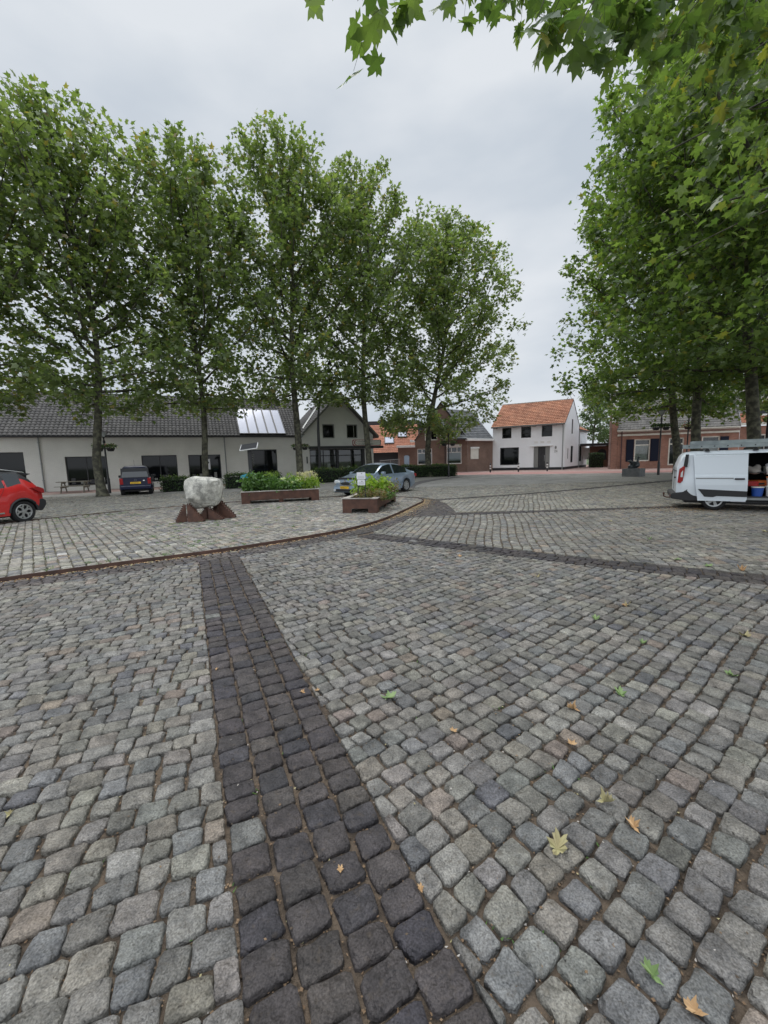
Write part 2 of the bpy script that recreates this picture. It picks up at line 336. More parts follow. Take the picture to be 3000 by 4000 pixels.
def clip_convex(cell, poly):
    if area(poly) < 0: poly = poly[::-1]
    for k in range(len(poly)):
        a, b = poly[k], poly[(k + 1) % len(poly)]; n = (b[1] - a[1], -(b[0] - a[0])); cell = clip(cell, n, n[0] * a[0] + n[1] * a[1])
        if len(cell) < 3: return []
    return cell
def wall_mb(mb, poly, holes, t=0.0, depth=.14, m=0, side=False):
    "front face at t with reveals going back"
    xs = sorted({p[0] for p in poly} | {h[0] for h in holes} | {h[1] for h in holes}); zs = sorted({p[1] for p in poly} | {h[2] for h in holes} | {h[3] for h in holes})
    W = (lambda s_, z: (s_, t, z)) if not side else (lambda s_, z: (t, s_, z))
    for a, b in zip(xs, xs[1:]):
        for c, d in zip(zs, zs[1:]):
            cx, cz = (a + b) / 2, (c + d) / 2
            if any(h[0] < cx < h[1] and h[2] < cz < h[3] for h in holes): continue
            q = clip_convex([(a, c), (b, c), (b, d), (a, d)], poly)
            if len(q) > 2 and abs(area(q)) > 1e-5: mb.face([W(*p) for p in q], m)
    t2 = t + depth; W2 = (lambda s_, z: (s_, t2, z)) if not side else (lambda s_, z: (t2, s_, z))
    for a, b, c, d in holes:
        for p, q in (((a, c), (b, c)), ((b, c), (b, d)), ((b, d), (a, d)), ((a, d), (a, c))): mb.face([W(*p), W(*q), W2(*q), W2(*p)], m)
def window(fr, parent, a, b, c, d, t=.1, fwid=.06, fm='anthr', gm='glass', vbars=(), hbars=(), sill=None, name='window', side=False, fd=.05, sillm=None):
    tr = (lambda p: fr.T((p[0], p[1], p[2]))) if not side else (lambda p: fr.T((p[1], p[0], p[2])))
    mb = MB(tr)
    mb.box(a, b, t - fd, t, c, c + fwid); mb.box(a, b, t - fd, t, d - fwid, d); mb.box(a, a + fwid, t - fd, t, c + fwid, d - fwid); mb.box(b - fwid, b, t - fd, t, c + fwid, d - fwid)
    for x in vbars:
        x0, z0, z1 = x if isinstance(x, tuple) else (x, c + fwid, d - fwid); mb.box(x0 - fwid * .45, x0 + fwid * .45, t - fd * .9, t, z0, z1)
    for z in hbars: mb.box(a + fwid, b - fwid, t - fd * .95, t, z - fwid * .5, z + fwid * .5)
    o = mb.build(name, MT[fm], parent)
    g = MB(tr); g.face([(a, t - .012, c), (b, t - .012, c), (b, t - .012, d), (a, t - .012, d)]); g.build('pane', MT[gm], o)
    if sill: s_ = MB(tr); s_.box(a - .06, b + .06, t - sill, t - .01, c - .07, c - .004); s_.build('sill', MT[sillm or 'greyframe'], o, bevel=0)
    return o
def tiles(fr, parent, s0, s1, t0, z0, t1, z1, tw=.26, th=.33, cols=((.06, .057, .058), (.085, .08, .08)), wave=.03, name='roof', sub=5, m='rooftile', axis='s', thick=.1, lift=.035, patch=0):
    "pantiles between the eave (t0,z0) and ridge (t1,z1); axis 't' swaps s and t"
    rnd = random.Random(hash((s0, s1, z0)) & 999); L = math.hypot(t1 - t0, z1 - z0); nr = max(2, round(L / th)); nc = max(1, round((s1 - s0) / tw)); th = L / nr; tw = (s1 - s0) / nc
    dt, dz = (t1 - t0) / L, (z1 - z0) / L; nt_, nz_ = (-dz, dt) if dt > 0 else (dz, -dt)
    if nz_ < 0: nt_, nz_ = -nt_, -nz_
    V = []; Fc = []; Cc = []; n = nc * sub + 1; T = fr.T if axis == 's' else (lambda p: fr.T((p[1], p[0], p[2])))
    prof = [abs(math.sin(math.pi * ((k % sub) / sub))) ** .8 * wave for k in range(n)]
    for r_ in range(nr):
        dj = [rnd.uniform(-.004, .004) for _ in range(nc + 1)]
        for e in (0, 1):
            d = (r_ + e) * th + (0 if e == 0 else .0); h = lift if e == 0 else 0.004
            for k in range(n):
                hh = h + prof[k] + (dj[k // sub] if e == 0 else 0); V.append(T((s0 + k * tw / sub, t0 + dt * d + nt_ * hh, z0 + dz * d + nz_ * hh)))
        # riser of this course
        b = r_ * 2 * n; pc = [rnd.random() for _ in range(nc + 1)]
        for k in range(n - 1):
            q = pc[k // sub]; x_ = (s0 + k * tw / sub); ps = .5 + .5 * math.sin(x_ * 1.3 + r_ * .21) * math.sin(x_ * .37 + 2 + r_ * .5)
            q = min(1, max(0, q * (1 - patch) + ps * patch)); cc = tuple(cols[0][i] + (cols[1][i] - cols[0][i]) * q for i in range(3))
            Fc.append((b + k, b + k + 1, b + n + k + 1, b + n + k)); Cc.append(cc)
            if r_ > 0: Fc.append((b - n + k, b - n + k + 1, b + k + 1, b + k)); Cc.append(cc)
    o = raw_mesh(name, V, [i for f in Fc for i in f], [4] * len(Fc), MT[m], parent, False, np.array(Cc, dtype=np.float32))
    bk = MB(T)   # boarding under the tiles
    p = [(s0, t0, z0), (s1, t0, z0), (s1, t1, z1), (s0, t1, z1)]; q = [(a, b_, c - thick) for a, b_, c in p]
    bk.face(p); bk.face(q[::-1])
    for k in range(4): bk.face([p[k], p[(k + 1) % 4], q[(k + 1) % 4], q[k]])
    bk.build('roof_board', MT['anthr'], o)
    return o

# ------------------------------------------------------------------ ground
def sheet(name, poly, z, m, kind='structure'):
    mb = MB(); mb.face([(x, y, z) for x, y in poly]); o = mb.build(name, MT[m]); return tag(o, kind=kind)
def cr_spline(P, k=6, closed=False):
    out = []; n = len(P)
    for i in range(n if closed else n - 1):
        p0, p1, p2, p3 = (P[(i - 1) % n] if closed or i else P[0]), P[i], P[(i + 1) % n], (P[(i + 2) % n] if closed or i + 2 < n else P[-1])
        for j in range(k):
            t = j / k
            out.append(tuple(.5 * (2 * p1[a] + (p2[a] - p0[a]) * t + (2 * p0[a] - 5 * p1[a] + 4 * p2[a] - p3[a]) * t * t + (3 * p1[a] - p0[a] - 3 * p2[a] + p3[a]) * t ** 3) for a in (0, 1)))
    if not closed: out.append(P[-1])
    return out
def offset(P, d, closed=True):
    out = []; n = len(P)
    for i in range(n):
        a = P[(i - 1) % n] if closed or i else P[0]; b = P[(i + 1) % n] if closed or i < n - 1 else P[-1]
        x, y = b[0] - a[0], b[1] - a[1]; l = math.hypot(x, y) or 1; out.append((P[i][0] + y / l * d, P[i][1] - x / l * d))
    return out
K0 = [(-5.6, 5.67), (-4.47, 6.42), (-3.05, 7.28), (-1.86, 8.22), (-1.0, 9.05), (-.35, 10.0), (.15, 11.1), (.65, 12.5), (1.15, 14.0), (1.5, 15.1), (1.5, 16.0), (1.0, 16.8), (0, 17.35), (-2.2, 17.9), (-4.6, 17.6), (-6.6, 16.5), (-8.29, 15.25), (-9.44, 14.3), (-10.57, 13.0), (-11.5, 11.7), (-12.4, 9.8), (-12.8, 7.6), (-12.2, 5.2), (-10.8, 3.6), (-9.0, 3.4), (-7.1, 4.55)]
KERB = cr_spline(K0, 5, True)           # counter-clockwise seen from above
RING = offset(KERB, .56); IN = offset(KERB, -.03)
if area(KERB) < 0: RING, IN = offset(KERB, -.56), offset(KERB, .03)
IZ = .04                               # the island's paving lies a little higher
sheet('ground', [(-1500, -1500), (1500, -1500), (1500, 1500), (-1500, 1500)], -.12, 'grass')
sheet('plaza_bed', [(-60, -12), (40, -12), (60, 30), (40, 62), (-60, 62)], -.026, 'dirt')
o = MB(); o.face([(x, y, .003) for x, y in IN]); tag(o.build('island_bed', MT['moss']), kind='structure')

def inside(p, P):
    x, y = p; c = False; n = len(P); j = n - 1
    for i in range(n):
        if (P[i][1] > y) != (P[j][1] > y) and x < (P[j][0] - P[i][0]) * (y - P[i][1]) / (P[j][1] - P[i][1]) + P[i][0]: c = not c
        j = i
    return c
SV = []; SF = []; SC = []; SZ = []
def chaikin(P, r=.2):
    o = []
    for k in range(len(P)):
        p, q = P[k], P[(k + 1) % len(P)]; o += [(p[0] * (1 - r) + q[0] * r, p[1] * (1 - r) + q[1] * r), (p[0] * r + q[0] * (1 - r), p[1] * r + q[1] * (1 - r))]
    return o
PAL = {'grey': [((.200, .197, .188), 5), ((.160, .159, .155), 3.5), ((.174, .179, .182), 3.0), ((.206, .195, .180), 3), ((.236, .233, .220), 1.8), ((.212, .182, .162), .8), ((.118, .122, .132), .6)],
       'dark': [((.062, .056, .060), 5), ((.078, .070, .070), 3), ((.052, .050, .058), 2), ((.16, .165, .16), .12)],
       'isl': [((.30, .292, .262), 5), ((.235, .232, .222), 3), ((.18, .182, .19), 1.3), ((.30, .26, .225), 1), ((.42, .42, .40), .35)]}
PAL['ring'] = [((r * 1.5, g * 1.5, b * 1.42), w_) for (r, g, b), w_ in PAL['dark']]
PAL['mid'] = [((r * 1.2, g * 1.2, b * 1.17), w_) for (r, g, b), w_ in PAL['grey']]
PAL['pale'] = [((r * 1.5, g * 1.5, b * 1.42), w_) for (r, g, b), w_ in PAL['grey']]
def stone(poly, pal, z0, rnd):
    a = area(poly)
    if abs(a) < .0022: return
    if a < 0: poly = poly[::-1]
    cx = sum(p[0] for p in poly) / len(poly); cy = sum(p[1] for p in poly) / len(poly); D = math.hypot(cx, cy)
    cs, ws = zip(*PAL[pal]); c = rnd.choices(cs, ws)[0]; k = rnd.uniform(.86, 1.12); c = (c[0] * k, c[1] * k * rnd.uniform(.98, 1.02), c[2] * k * rnd.uniform(.95, 1.05))
    P = poly
    if D < 16: P = chaikin(P, .11 if D < 8 else .14)
    if D < 8:
        Q = []
        for k in range(len(P)):
            p, q = P[k], P[(k + 1) % len(P)]; l = math.hypot(q[0] - p[0], q[1] - p[1]); Q.append(p)
            if l > .07: Q += [(p[0] * (1 - t) + q[0] * t, p[1] * (1 - t) + q[1] * t) for t in ((.3, .62) if l > .11 else (.5,))]
        P = Q
    sz = math.sqrt(abs(a)); amp = sz * (.030 if D < 8 else .025)
    P = [(p[0] + rnd.uniform(-amp, amp), p[1] + rnd.uniform(-amp, amp)) for p in P]
    n = len(P); sx, sy = rnd.uniform(-.07, .07), rnd.uniform(-.07, .07); h = z0 + rnd.uniform(-.006, .004)
    rings = [(1.0, -.04), (.99, -.014), (.955, -.004), (.87, .0), (.5, .0025)] if D < 8 else [(1.0, -.035), (.97, -.007), (.86, .0)] if D < 16 else [(1.0, -.03), (.94, 0)]
    b = len(SV); na = .0028 if D < 8 else .001
    for s_, dz in rings:
        for x, y in P:
            X, Y = cx + (x - cx) * s_, cy + (y - cy) * s_
            SV.append((X, Y, h + dz + (sx * (X - cx) + sy * (Y - cy)) + (rnd.uniform(-na, na) if dz > -.02 else 0)))
    for r_ in range(len(rings) - 1):
        for j in range(n):
            j2 = (j + 1) % n; SF.extend((b + r_ * n + j, b + r_ * n + j2, b + (r_ + 1) * n + j2, b + (r_ + 1) * n + j)); SZ.append(4); SC.append(c)
    SF.extend(range(b + (len(rings) - 1) * n, b + len(rings) * n)); SZ.append(n); SC.append(c)
def seen(x, y, lim=23.5): return y > -2.6 and abs(x) < 1.15 * y + 6.4 and math.hypot(x, y) < lim * 1.35 and y < lim
def field(poly, ang, pal, lu=.15, lv=.15, z=0.0, gap=.012, seed=1, wav=.02, lim=23.5, shear=0.0):
    rnd = random.Random(seed); ca, sa = math.cos(R(ang)), math.sin(R(ang))
    us = [p[0] * ca + p[1] * sa for p in poly]; vs = [-p[0] * sa + p[1] * ca for p in poly]
    v = min(vs) - .3; n = len(poly); P = poly if area(poly) > 0 else poly[::-1]
    seg = [(P[k], P[(k + 1) % n]) for k in range(n)]
    while v < max(vs):
        hv = lv * rnd.uniform(.93, 1.07); u = min(us) - rnd.random() * lu; ph = rnd.uniform(0, 6)
        while u < max(us):
            du = lu * rnd.uniform(.82, 1.2); cu, cv = u + du / 2, v + hv / 2; wv = wav * math.sin(cu * 1.7 + v * .35)
            X, Y = cu * ca - (cv + wv) * sa, cu * sa + (cv + wv) * ca; u += du
            if not seen(X, Y, lim): continue
            near = [s for s in seg if min(s[0][0], s[1][0]) - .25 < X < max(s[0][0], s[1][0]) + .25 and min(s[0][1], s[1][1]) - .25 < Y < max(s[0][1], s[1][1]) + .25]
            if not near and not inside((X, Y), P): continue
            g = gap * rnd.uniform(.6, 1.5) / 2; q = []
            for a, b in ((-1, -1), (1, -1), (1, 1), (-1, 1)):
                uu = a * (du / 2 - g) + rnd.uniform(-.011, .011) + b * shear; vv = b * (hv / 2 - g) + rnd.uniform(-.010, .010) + wv
                uu += cu; vv += cv; q.append((uu * ca - vv * sa, uu * sa + vv * ca))
            if near:
                ds = []
                for a, b in near:
                    dx, dy = b[0] - a[0], b[1] - a[1]; l2 = dx * dx + dy * dy or 1e-9; t = max(0, min(1, ((X - a[0]) * dx + (Y - a[1]) * dy) / l2))
                    ds.append((math.hypot(a[0] + t * dx - X, a[1] + t * dy - Y), dx, dy, a))
                ds.sort(key=lambda e: e[0]); ins = inside((X, Y), P)
                if ds[0][0] > .13 and not ins: continue
                for dd, dx, dy, a in ds[:2]:
                    if dd > .13: continue
                    l = math.hypot(dx, dy); nn = (dy / l, -dx / l); q = clip(q, nn, nn[0] * a[0] + nn[1] * a[1] - g)
                    if len(q) < 3: break
                if len(q) < 3: continue
            stone(q, pal, z, rnd)
        v += hv
def strip(P, width, rows, pal, ln=.15, z=0.0, gap=.014, seed=2, closed=False, lim=23.5):
    rnd = random.Random(seed); P = P + [P[0]] if closed else P
    S = [0]
    for a, b in zip(P, P[1:]): S.append(S[-1] + math.hypot(b[0] - a[0], b[1] - a[1]))
    def at(s, o):
        s = max(0, min(S[-1] - 1e-6, s)); i = max(k for k in range(len(S) - 1) if S[k] <= s) if len(S) < 400 else int(np.searchsorted(S, s, side='right') - 1)
        a, b = P[i], P[i + 1]; l = S[i + 1] - S[i]; t = (s - S[i]) / l; dx, dy = (b[0] - a[0]) / l, (b[1] - a[1]) / l
        return (a[0] + dx * l * t - dy * o, a[1] + dy * l * t + dx * o)
    w_ = width / rows
    for r_ in range(rows):
        s = -rnd.random() * ln; o0 = -width / 2 + r_ * w_
        while s < S[-1]:
            d = ln * rnd.uniform(.85, 1.18); c = at(s + d / 2, o0 + w_ / 2)
            if seen(c[0], c[1], lim):
                g = gap * rnd.uniform(.7, 1.3) / 2; j = lambda: rnd.uniform(-.008, .008)
                stone([at(s + g + j(), o0 + g + j()), at(s + d - g + j(), o0 + g + j()), at(s + d - g + j(), o0 + w_ - g + j()), at(s + g + j(), o0 + w_ - g + j())], pal, z, rnd)
            s += d
# bands of dark stones
d1 = (-.4306, .9025); b1a = (-.08 - d1[0] * 3, .96 - d1[1] * 3); b1b = (-2.86, 6.78)
B1 = [b1a, b1b]; n1 = (.9025 * .32, .4306 * .32)
B2 = [(-.42, 8.62), (1.4, 7.22), (3.15, 5.87), (4.8, 4.82), (7.0, 3.3), (10.0, 1.1)]
B3 = [(1.02, 11.46), (4.67, 11.70), (7.8, 11.80), (14.5, 12.1), (22, 12.5)]
B4 = [(2.0, 15.75), (4.4, 16.6), (7.03, 17.71), (13.24, 21.16), (20, 25.0)]
strip(B1, .64, 4, 'dark', .130, seed=3, gap=.013)
strip(cr_spline(B2, 4), .50, 3, 'dark', .155, seed=4)
strip(cr_spline(B3, 4), .42, 3, 'dark', .15, seed=5)
strip(cr_spline(B4, 4), .42, 3, 'dark', .15, seed=6)
RMID = offset(KERB, .30) if area(KERB) > 0 else offset(KERB, -.30)
strip(RMID, .50, 4, 'ring', .15, seed=7, closed=True)
# fields
def half(P, d): return offset(P, d, False)
def ring_part(cond): return [p for p in RING if cond(p)]
rl = [p for p in RING if -13.5 < p[0] < -2.95 and p[1] < 8 and p[1] > 2.4]; rl.sort(key=lambda p: p[0])
rl = [p for p in rl if p[0] > -9.5]
L1 = (b1a[0] - n1[0], b1a[1] - n1[1]); L2 = (b1b[0] - n1[0], b1b[1] - n1[1]); R1_ = (b1a[0] + n1[0], b1a[1] + n1[1]); R2_ = (b1b[0] + n1[0], b1b[1] + n1[1])
field([L1, L2] + [p for p in rl[::-1] if p[0] < L2[0] - .02] + [(-12, 0), (-12, -3)], 20, 'grey', .130, .117, seed=11, gap=.008, wav=.03, shear=.0)
rr = sorted([p for p in RING if R2_[0] < p[0] < -.55 and p[1] < 9.6], key=lambda p: p[0])
field([R1_, (12, -3), (12, -.6)] + half(B2, .26)[::-1] + rr[::-1] + [R2_], 36.5, 'grey', .128, .122, seed=12, gap=.012, wav=.03)
r3 = [p for p in RING if p[0] > -.5 and 8.95 < p[1] < 11.25 and p[0] < 2]; r3.sort(key=lambda p: p[1])
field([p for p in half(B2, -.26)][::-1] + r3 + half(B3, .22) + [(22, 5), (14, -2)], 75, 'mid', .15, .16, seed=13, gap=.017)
r4 = [p for p in RING if p[0] > 1 and 11.7 < p[1] < 15.6]; r4.sort(key=lambda p: p[1])
d4 = [(2.15, 12.0), (2.25, 14.4), (2.1, 15.5)]
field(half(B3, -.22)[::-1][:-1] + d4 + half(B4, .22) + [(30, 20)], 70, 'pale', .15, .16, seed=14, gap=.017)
rp_ = sorted([p for p in RMID if p[0] > .2 and 10.6 < p[1] < 16], key=lambda p: p[1]); rp_ = offset(rp_, .26, False)
field(rp_[::-1] + [(.95, 11.25), (2.13, 11.30), (2.24, 13.0), (2.22, 14.4), (2.05, 15.6)], 60, 'ring', .15, .15, seed=16)
back = [(2.0, 15.97)] + [(30, 32), (30, 40), (-36, 40), (-36, 10)]
rb = [p for p in RING if p[1] > 8 and not (p[0] > -13.6 and p[0] < 2.3 and p[1] < 15.7 and p[0] > -4)]
i0 = min(range(len(RING)), key=lambda k: math.hypot(RING[k][0] - 2.0, RING[k][1] - 15.9)); seq = [RING[(i0 + k) % len(RING)] for k in range(len(RING))]
seq = seq if seq[8][1] > 15 else seq[::-1]; cut = next(k for k, p in enumerate(seq) if p[1] < 8 and k > 10)
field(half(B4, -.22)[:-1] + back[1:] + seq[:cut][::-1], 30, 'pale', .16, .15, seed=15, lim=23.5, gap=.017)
field(IN, -49, 'isl', .165, .155, z=IZ, gap=.016, seed=17, wav=.0)
o = raw_mesh('cobblestones', SV, SF, SZ, MT['cobble'], None, True, np.array(SC, dtype=np.float32)); tag(o, kind='structure')
# paving too far away to show single stones
sheet('far_paving', [(-45, 23.3), (45, 23.3), (45, 31), (14, 37.2), (5, 41), (-2, 42), (-45, 32)], -.006, 'farpave')
sheet('far_paving_left', [(-45, 2), (-29.4, 23.32), (-45, 23.32)], -.006, 'farpave')
sheet('far_paving_right', [(45, 2), (45, 23.32), (29.4, 23.32)], -.006, 'farpave')
def far_band(P, wd, z, m):
    a, b = offset(P, wd / 2, False), offset(P, -wd / 2, False); mb = MB()
    for k in range(len(P) - 1): mb.face([(*a[k], z), (*a[k + 1], z), (*b[k + 1], z), (*b[k], z)])
    return tag(mb.build('dark_paving_band', MT[m]), kind='structure')
MT['darkpave'] = mat('dark_paving', (.06, .055, .058), .85, col2=(.10, .095, .09), cscale=4)
far_band([(15.5, 22.6), (20, 25.2), (26, 29)], .5, .004, 'darkpave')
far_band(cr_spline([(1.3, 22.6), (1.82, 25.9), (3.6, 30.5), (6.6, 35.1)], 4), .9, .004, 'darkpave')
# road, pavements
rn = [(-2, 41.2), (7.07, 37.9), (14, 35.0), (21.87, 32.1), (34, 27.2), (60, 17)]; rf = [(60, 23), (36, 33.2), (24, 38.0), (15, 41.9), (9.5, 44.6), (0, 48.3)]
sheet('red_road', rn + rf, .012, 'redroad')
kp = offset(rn, -.0, False); kk = offset(rn, -.28, False); mb = MB()
for k in range(len(rn) - 1):
    a, b, c, d = kp[k], kp[k + 1], kk[k + 1], kk[k]; mb.face([(*a, .03), (*b, .03), (*c, .03), (*d, .03)]); mb.face([(*a, .03), (*b, .03), (*b, -.03), (*a, -.03)])
for k in range(len(rf) - 1):
    ro = offset(rf, .22, False); mb.face([(*rf[k], .03), (*rf[k + 1], .03), (*ro[k + 1], .03), (*ro[k], .03)])
tag(mb.build('road_kerb', MT['concrete']), kind='structure')
sheet('far_pavement', rf[::-1] + [(70, 50), (30, 66), (-6, 66)], .008, 'pinkpave')
sheet('building_pavement', [(-45, 17), (-26.5, 23.6), (-17.5, 27.0), (-9, 31.8), (1.5, 39.0), (-2, 48), (-30, 40), (-45, 34)], .002, 'pinkpave')
# steel edge of the island
def edge_strip(P, z0, z1, th):
    a, b = P, offset(P, -th if area(KERB) > 0 else th); mb = MB(); n = len(P)
    for k in range(n):
        j = (k + 1) % n; mb.face([(*a[k], z0), (*a[j], z0), (*a[j], z1), (*a[k], z1)]); mb.face([(*a[k], z1), (*a[j], z1), (*b[j], z1), (*b[k], z1)]); mb.face([(*b[j], z0), (*b[k], z0), (*b[k], z1), (*b[j], z1)])
    return mb.build('steel_edging', MT['edge'])
tag(edge_strip(KERB, -.03, .058, .02), 'long curved rusty steel edging around the raised paved island', 'edging')

# litter in the joints: crumbs, husks and leaf bits
def litter(name, pts, size, mats, midx, kind='stuff', flat=.35, label=None):
    n = len(pts); V = np.zeros((n, 4, 3)); rs = np.random.RandomState(5)
    a = rs.uniform(0, 6.28, n); s = rs.uniform(.5, 1.2, n) * size; e = rs.uniform(.35, .9, n); tl = rs.uniform(-flat, flat, (n, 2))
    for k, (u, v) in enumerate(((-1, -.3), (.1, -1), (1, .2), (-.1, 1))):
        x = (u * np.cos(a) - v * e * np.sin(a)) * s; y = (u * np.sin(a) + v * e * np.cos(a)) * s
        V[:, k, 0] = pts[:, 0] + x; V[:, k, 1] = pts[:, 1] + y; V[:, k, 2] = pts[:, 2] + np.abs(x * tl[:, 0] + y * tl[:, 1]) + .001
    o = raw_mesh(name, V.reshape(-1, 3), np.arange(n * 4), np.full(n, 4), mats, None, False, None, midx); return tag(o, label, kind=kind)
rs = np.random.RandomState(3)
def seg_pts(P, n, spread, bias=0.0, z=.0):
    P = np.array(P); L_ = np.hypot(*np.diff(P, axis=0).T); k = rs.choice(len(L_), n, p=L_ / L_.sum()); t = rs.uniform(0, 1, n); p = P[k] * (1 - t[:, None]) + P[k + 1] * t[:, None]
    d = (P[k + 1] - P[k]) / L_[k][:, None]; o_ = bias + np.abs(rs.normal(0, spread, n)); p = p + np.stack([d[:, 1], -d[:, 0]], 1) * o_[:, None]; return np.column_stack([p, np.full(n, z)])
kfront = [p for p in KERB if p[1] < 17 and p[0] > -9.2 and not (p[0] < -6 and p[1] > 9)]
kfront = sorted([p for p in kfront if p[0] > -9.2 and (p[1] < 9.5 or p[0] > -1.5)], key=lambda p: p[0] + p[1] * .4)
A_ = seg_pts(kfront, 2600, .09, .01); E_ = seg_pts(sorted([p for p in KERB if p[0] > .2 and p[1] < 16.5], key=lambda p: p[1]), 1500, .22, .02)
tag(litter('leaf_litter', np.vstack([A_, E_]), .022, [MT['leafbrown'], MT['leafyel'], MT['dirt']], rs.choice(3, 4100, p=[.6, .22, .18])), kind='stuff')
n = 60000; yy = .6 + 11 * rs.uniform(0, 1, n) ** 1.6; xx = rs.uniform(-1, 1, n) * (1.1 * yy + 1)
litter('joint_crumbs', np.column_stack([xx, yy, np.full(n, -.020)]), .0062, [MT['crumb'], MT['rimwood'], MT['leafyel'], MT['dirt']], rs.choice(4, n, p=[.50, .03, .03, .44]), flat=.6)
n = 1500; yy = 1 + 14 * rs.uniform(0, 1, n); xx = rs.uniform(-1, 1, n) * (1.1 * yy + 1)
litter('crumbs_on_stones', np.column_stack([xx, yy, np.full(n, .004)]), .0065, [MT['crumb'], MT['rimwood'], MT['leafyel'], MT['dirt']], rs.choice(4, n, p=[.3, .15, .2, .35]))
ii = np.array([(rs.uniform(-11, 1), rs.uniform(5, 17.5)) for _ in range(9000)]); ii = np.array([p for p in ii if inside(p, IN)])
litter('island_litter', np.column_stack([ii, np.full(len(ii), IZ - .012)]), .017, [MT['leafbrown'], MT['leafyel'], MT['rimwood'], MT['dirt']], rs.choice(4, len(ii), p=[.45, .15, .15, .25]))
n = 2400; a_ = rs.uniform(0, 6.28, n); r_ = np.abs(rs.normal(0, 1.3, n)); litter('litter_by_van', np.column_stack([8.8 + r_ * np.cos(a_) * 1.3, 11.2 + r_ * np.sin(a_) * .7, np.full(n, .003)]), .02, [MT['leafbrown'], MT['leafyel'], MT['dirt']], rs.choice(3, n, p=[.55, .15, .3]))
# tufts of grass and weeds in the island's joints
def tufts(pts, h, name):
    V = []; n = 0
    for x, y, z, k in pts:
        for _ in range(k):
            a = random.uniform(0, 6.28); l = h * random.uniform(.4, 1.2); px, py = x + random.gauss(0, .035), y + random.gauss(0, .035); dx, dy = math.cos(a), math.sin(a); w_ = .003 + .002 * random.random(); b = random.uniform(.2, .9)
            V += [(px - dy * w_, py + dx * w_, z), (px + dy * w_, py - dx * w_, z), (px + dx * l * b + dy * w_ * .6, py + dy * l * b - dx * w_ * .6, z + l * .6), (px + dx * l * b * 1.5, py + dy * l * b * 1.5, z + l * .75)]; n += 1
    return tag(raw_mesh(name, V, np.arange(4 * n), np.full(n, 4), MT['midgreen']), kind='stuff')
tp = []
while len(tp) < 300:
    p = (random.uniform(-10.5, -1), random.uniform(6, 15))
    if inside(p, IN) and (math.sin(p[0] * 1.1) + math.sin(p[1] * 1.3 + p[0]) > .1 or random.random() < .15): tp.append((*p, IZ - .01, random.randint(6, 26)))
tufts(tp, .05, 'weeds')
tufts([(random.uniform(-1, 1) * (y * 1.0), y, -.02, random.randint(4, 12)) for y in [1 + 7 * random.random() for _ in range(90)]], .022, 'moss')

# ------------------------------------------------------------------ buildings
def building(name, fr, label, cat='building', group=None): return empty(name, (fr.O.x, fr.O.y, 0), 0, label, cat, group)
def pipe(fr, par, s, z1, t=-.07, r=.045, m='zinc', z0=0.0, side=False):
    mb = MB((lambda p: fr.T((p[1], p[0], p[2]))) if side else fr.T); mb.tube([(s, t, z0), (s, t, z1 - .25), (s, t - .02, z1)], r, 8)
    for z in (z0 + .8, (z0 + z1) / 2, z1 - .5): mb.box(s - r * 1.3, s + r * 1.3, t - r * 1.2, t + .07, z, z + .04)
    return mb.build('drainpipe', MT[m], par)
def gutter(fr, par, s0, s1, t, z, m='anthr', h=.12, d=.14):
    mb = fr.mb(); mb.prism([(0, 0), (d, 0), (d, h), (d - .02, h), (d - .02, .02), (.02, .02), (.02, h), (0, h)], s0, s1, ax='x'); mb2 = fr.mb()
    for f in mb.f: pass
    o = mb.build('gutter', MT[m], par); v = fr.T((0, t, 0)); o.location = (v[0], v[1], z); return o
GREY_T = ((.050, .047, .046), (.085, .079, .076))
# A: the long low building
FA = Frame((-24.07, 28.65), (-7.84, 36.1)); A = building('shop_building', FA, 'long low building of whitewashed brick under a dark tiled roof, with big dark windows', 'building')
wa = FA.mb(); hA = [(-4.6, -.93, .35, 2.83), (1.36, 3.8, .36, 2.46), (6.11, 8.54, .42, 2.46), (9.35, 11.76, .46, 2.44), (14.1, 16.36, .03, 2.8), (-9.5, -6.0, .35, 2.83)]
wall_mb(wa, [(-14, -.05), (18.6, -.05), (18.6, 4.0), (-14, 4.0)], hA, 0, .2); wa.box(-14, -13.8, .01, 8.4, 0, 4.0); wa.face([(-14, 8.4, 0), (18.6, 8.4, 0), (18.6, 8.4, 4), (-14, 8.4, 4)])
wa.build('wall', MT['wpaint'], A)
for k, h in enumerate(hA):
    rq = random.Random(k)
    for q in range(4 if k in (1, 2, 3) else 0):
        x0 = h[0] + .2 + .55 * q; mb = FA.mb(); mb.box(x0, x0 + rq.uniform(.2, .5), .155, .17, h[2] + .12, h[2] + rq.uniform(.25, .6)); mb.build('display_item', MT['greyframe' if q % 2 else 'anthr'], A)
    vb = [(h[0] + h[1]) / 2] if k in (1, 2, 5) else []
    window(FA, A, *h, t=.2, fwid=.07, vbars=vb, hbars=[.95] if k == 0 else [], name='door' if k == 4 else 'window')
mb = FA.mb()   # door lettering panel
text('WINKEL', basis(FA.T((14.42, .13, 1.35)), (0, 0, 1), (-FA.u.x, -FA.u.y, 0)), .3, MT['greyframe'], A)
tiles(FA, A, -14, 18.9, -.28, 3.92, 4.2, 7.5, tw=.27, th=.33, cols=GREY_T, wave=.075, lift=.035, sub=6)
tiles(FA, A, -14, 18.9, 8.7, 3.92, 4.2, 7.5, tw=.5, th=.6, cols=GREY_T, sub=2)
mb = FA.mb()
for k in range(80): s = -14 + k * .41; mb.tube([(s, 4.2, 7.56), (s + .43, 4.2, 7.575)], .09, 6)
mb.build('ridge', MT['anthr'], A); gutter(FA, A, -14, 18.4, -.42, 3.86, h=.1)
for s in (0, 12.15, 18.25): pipe(FA, A, s, 3.95, m='zinc')
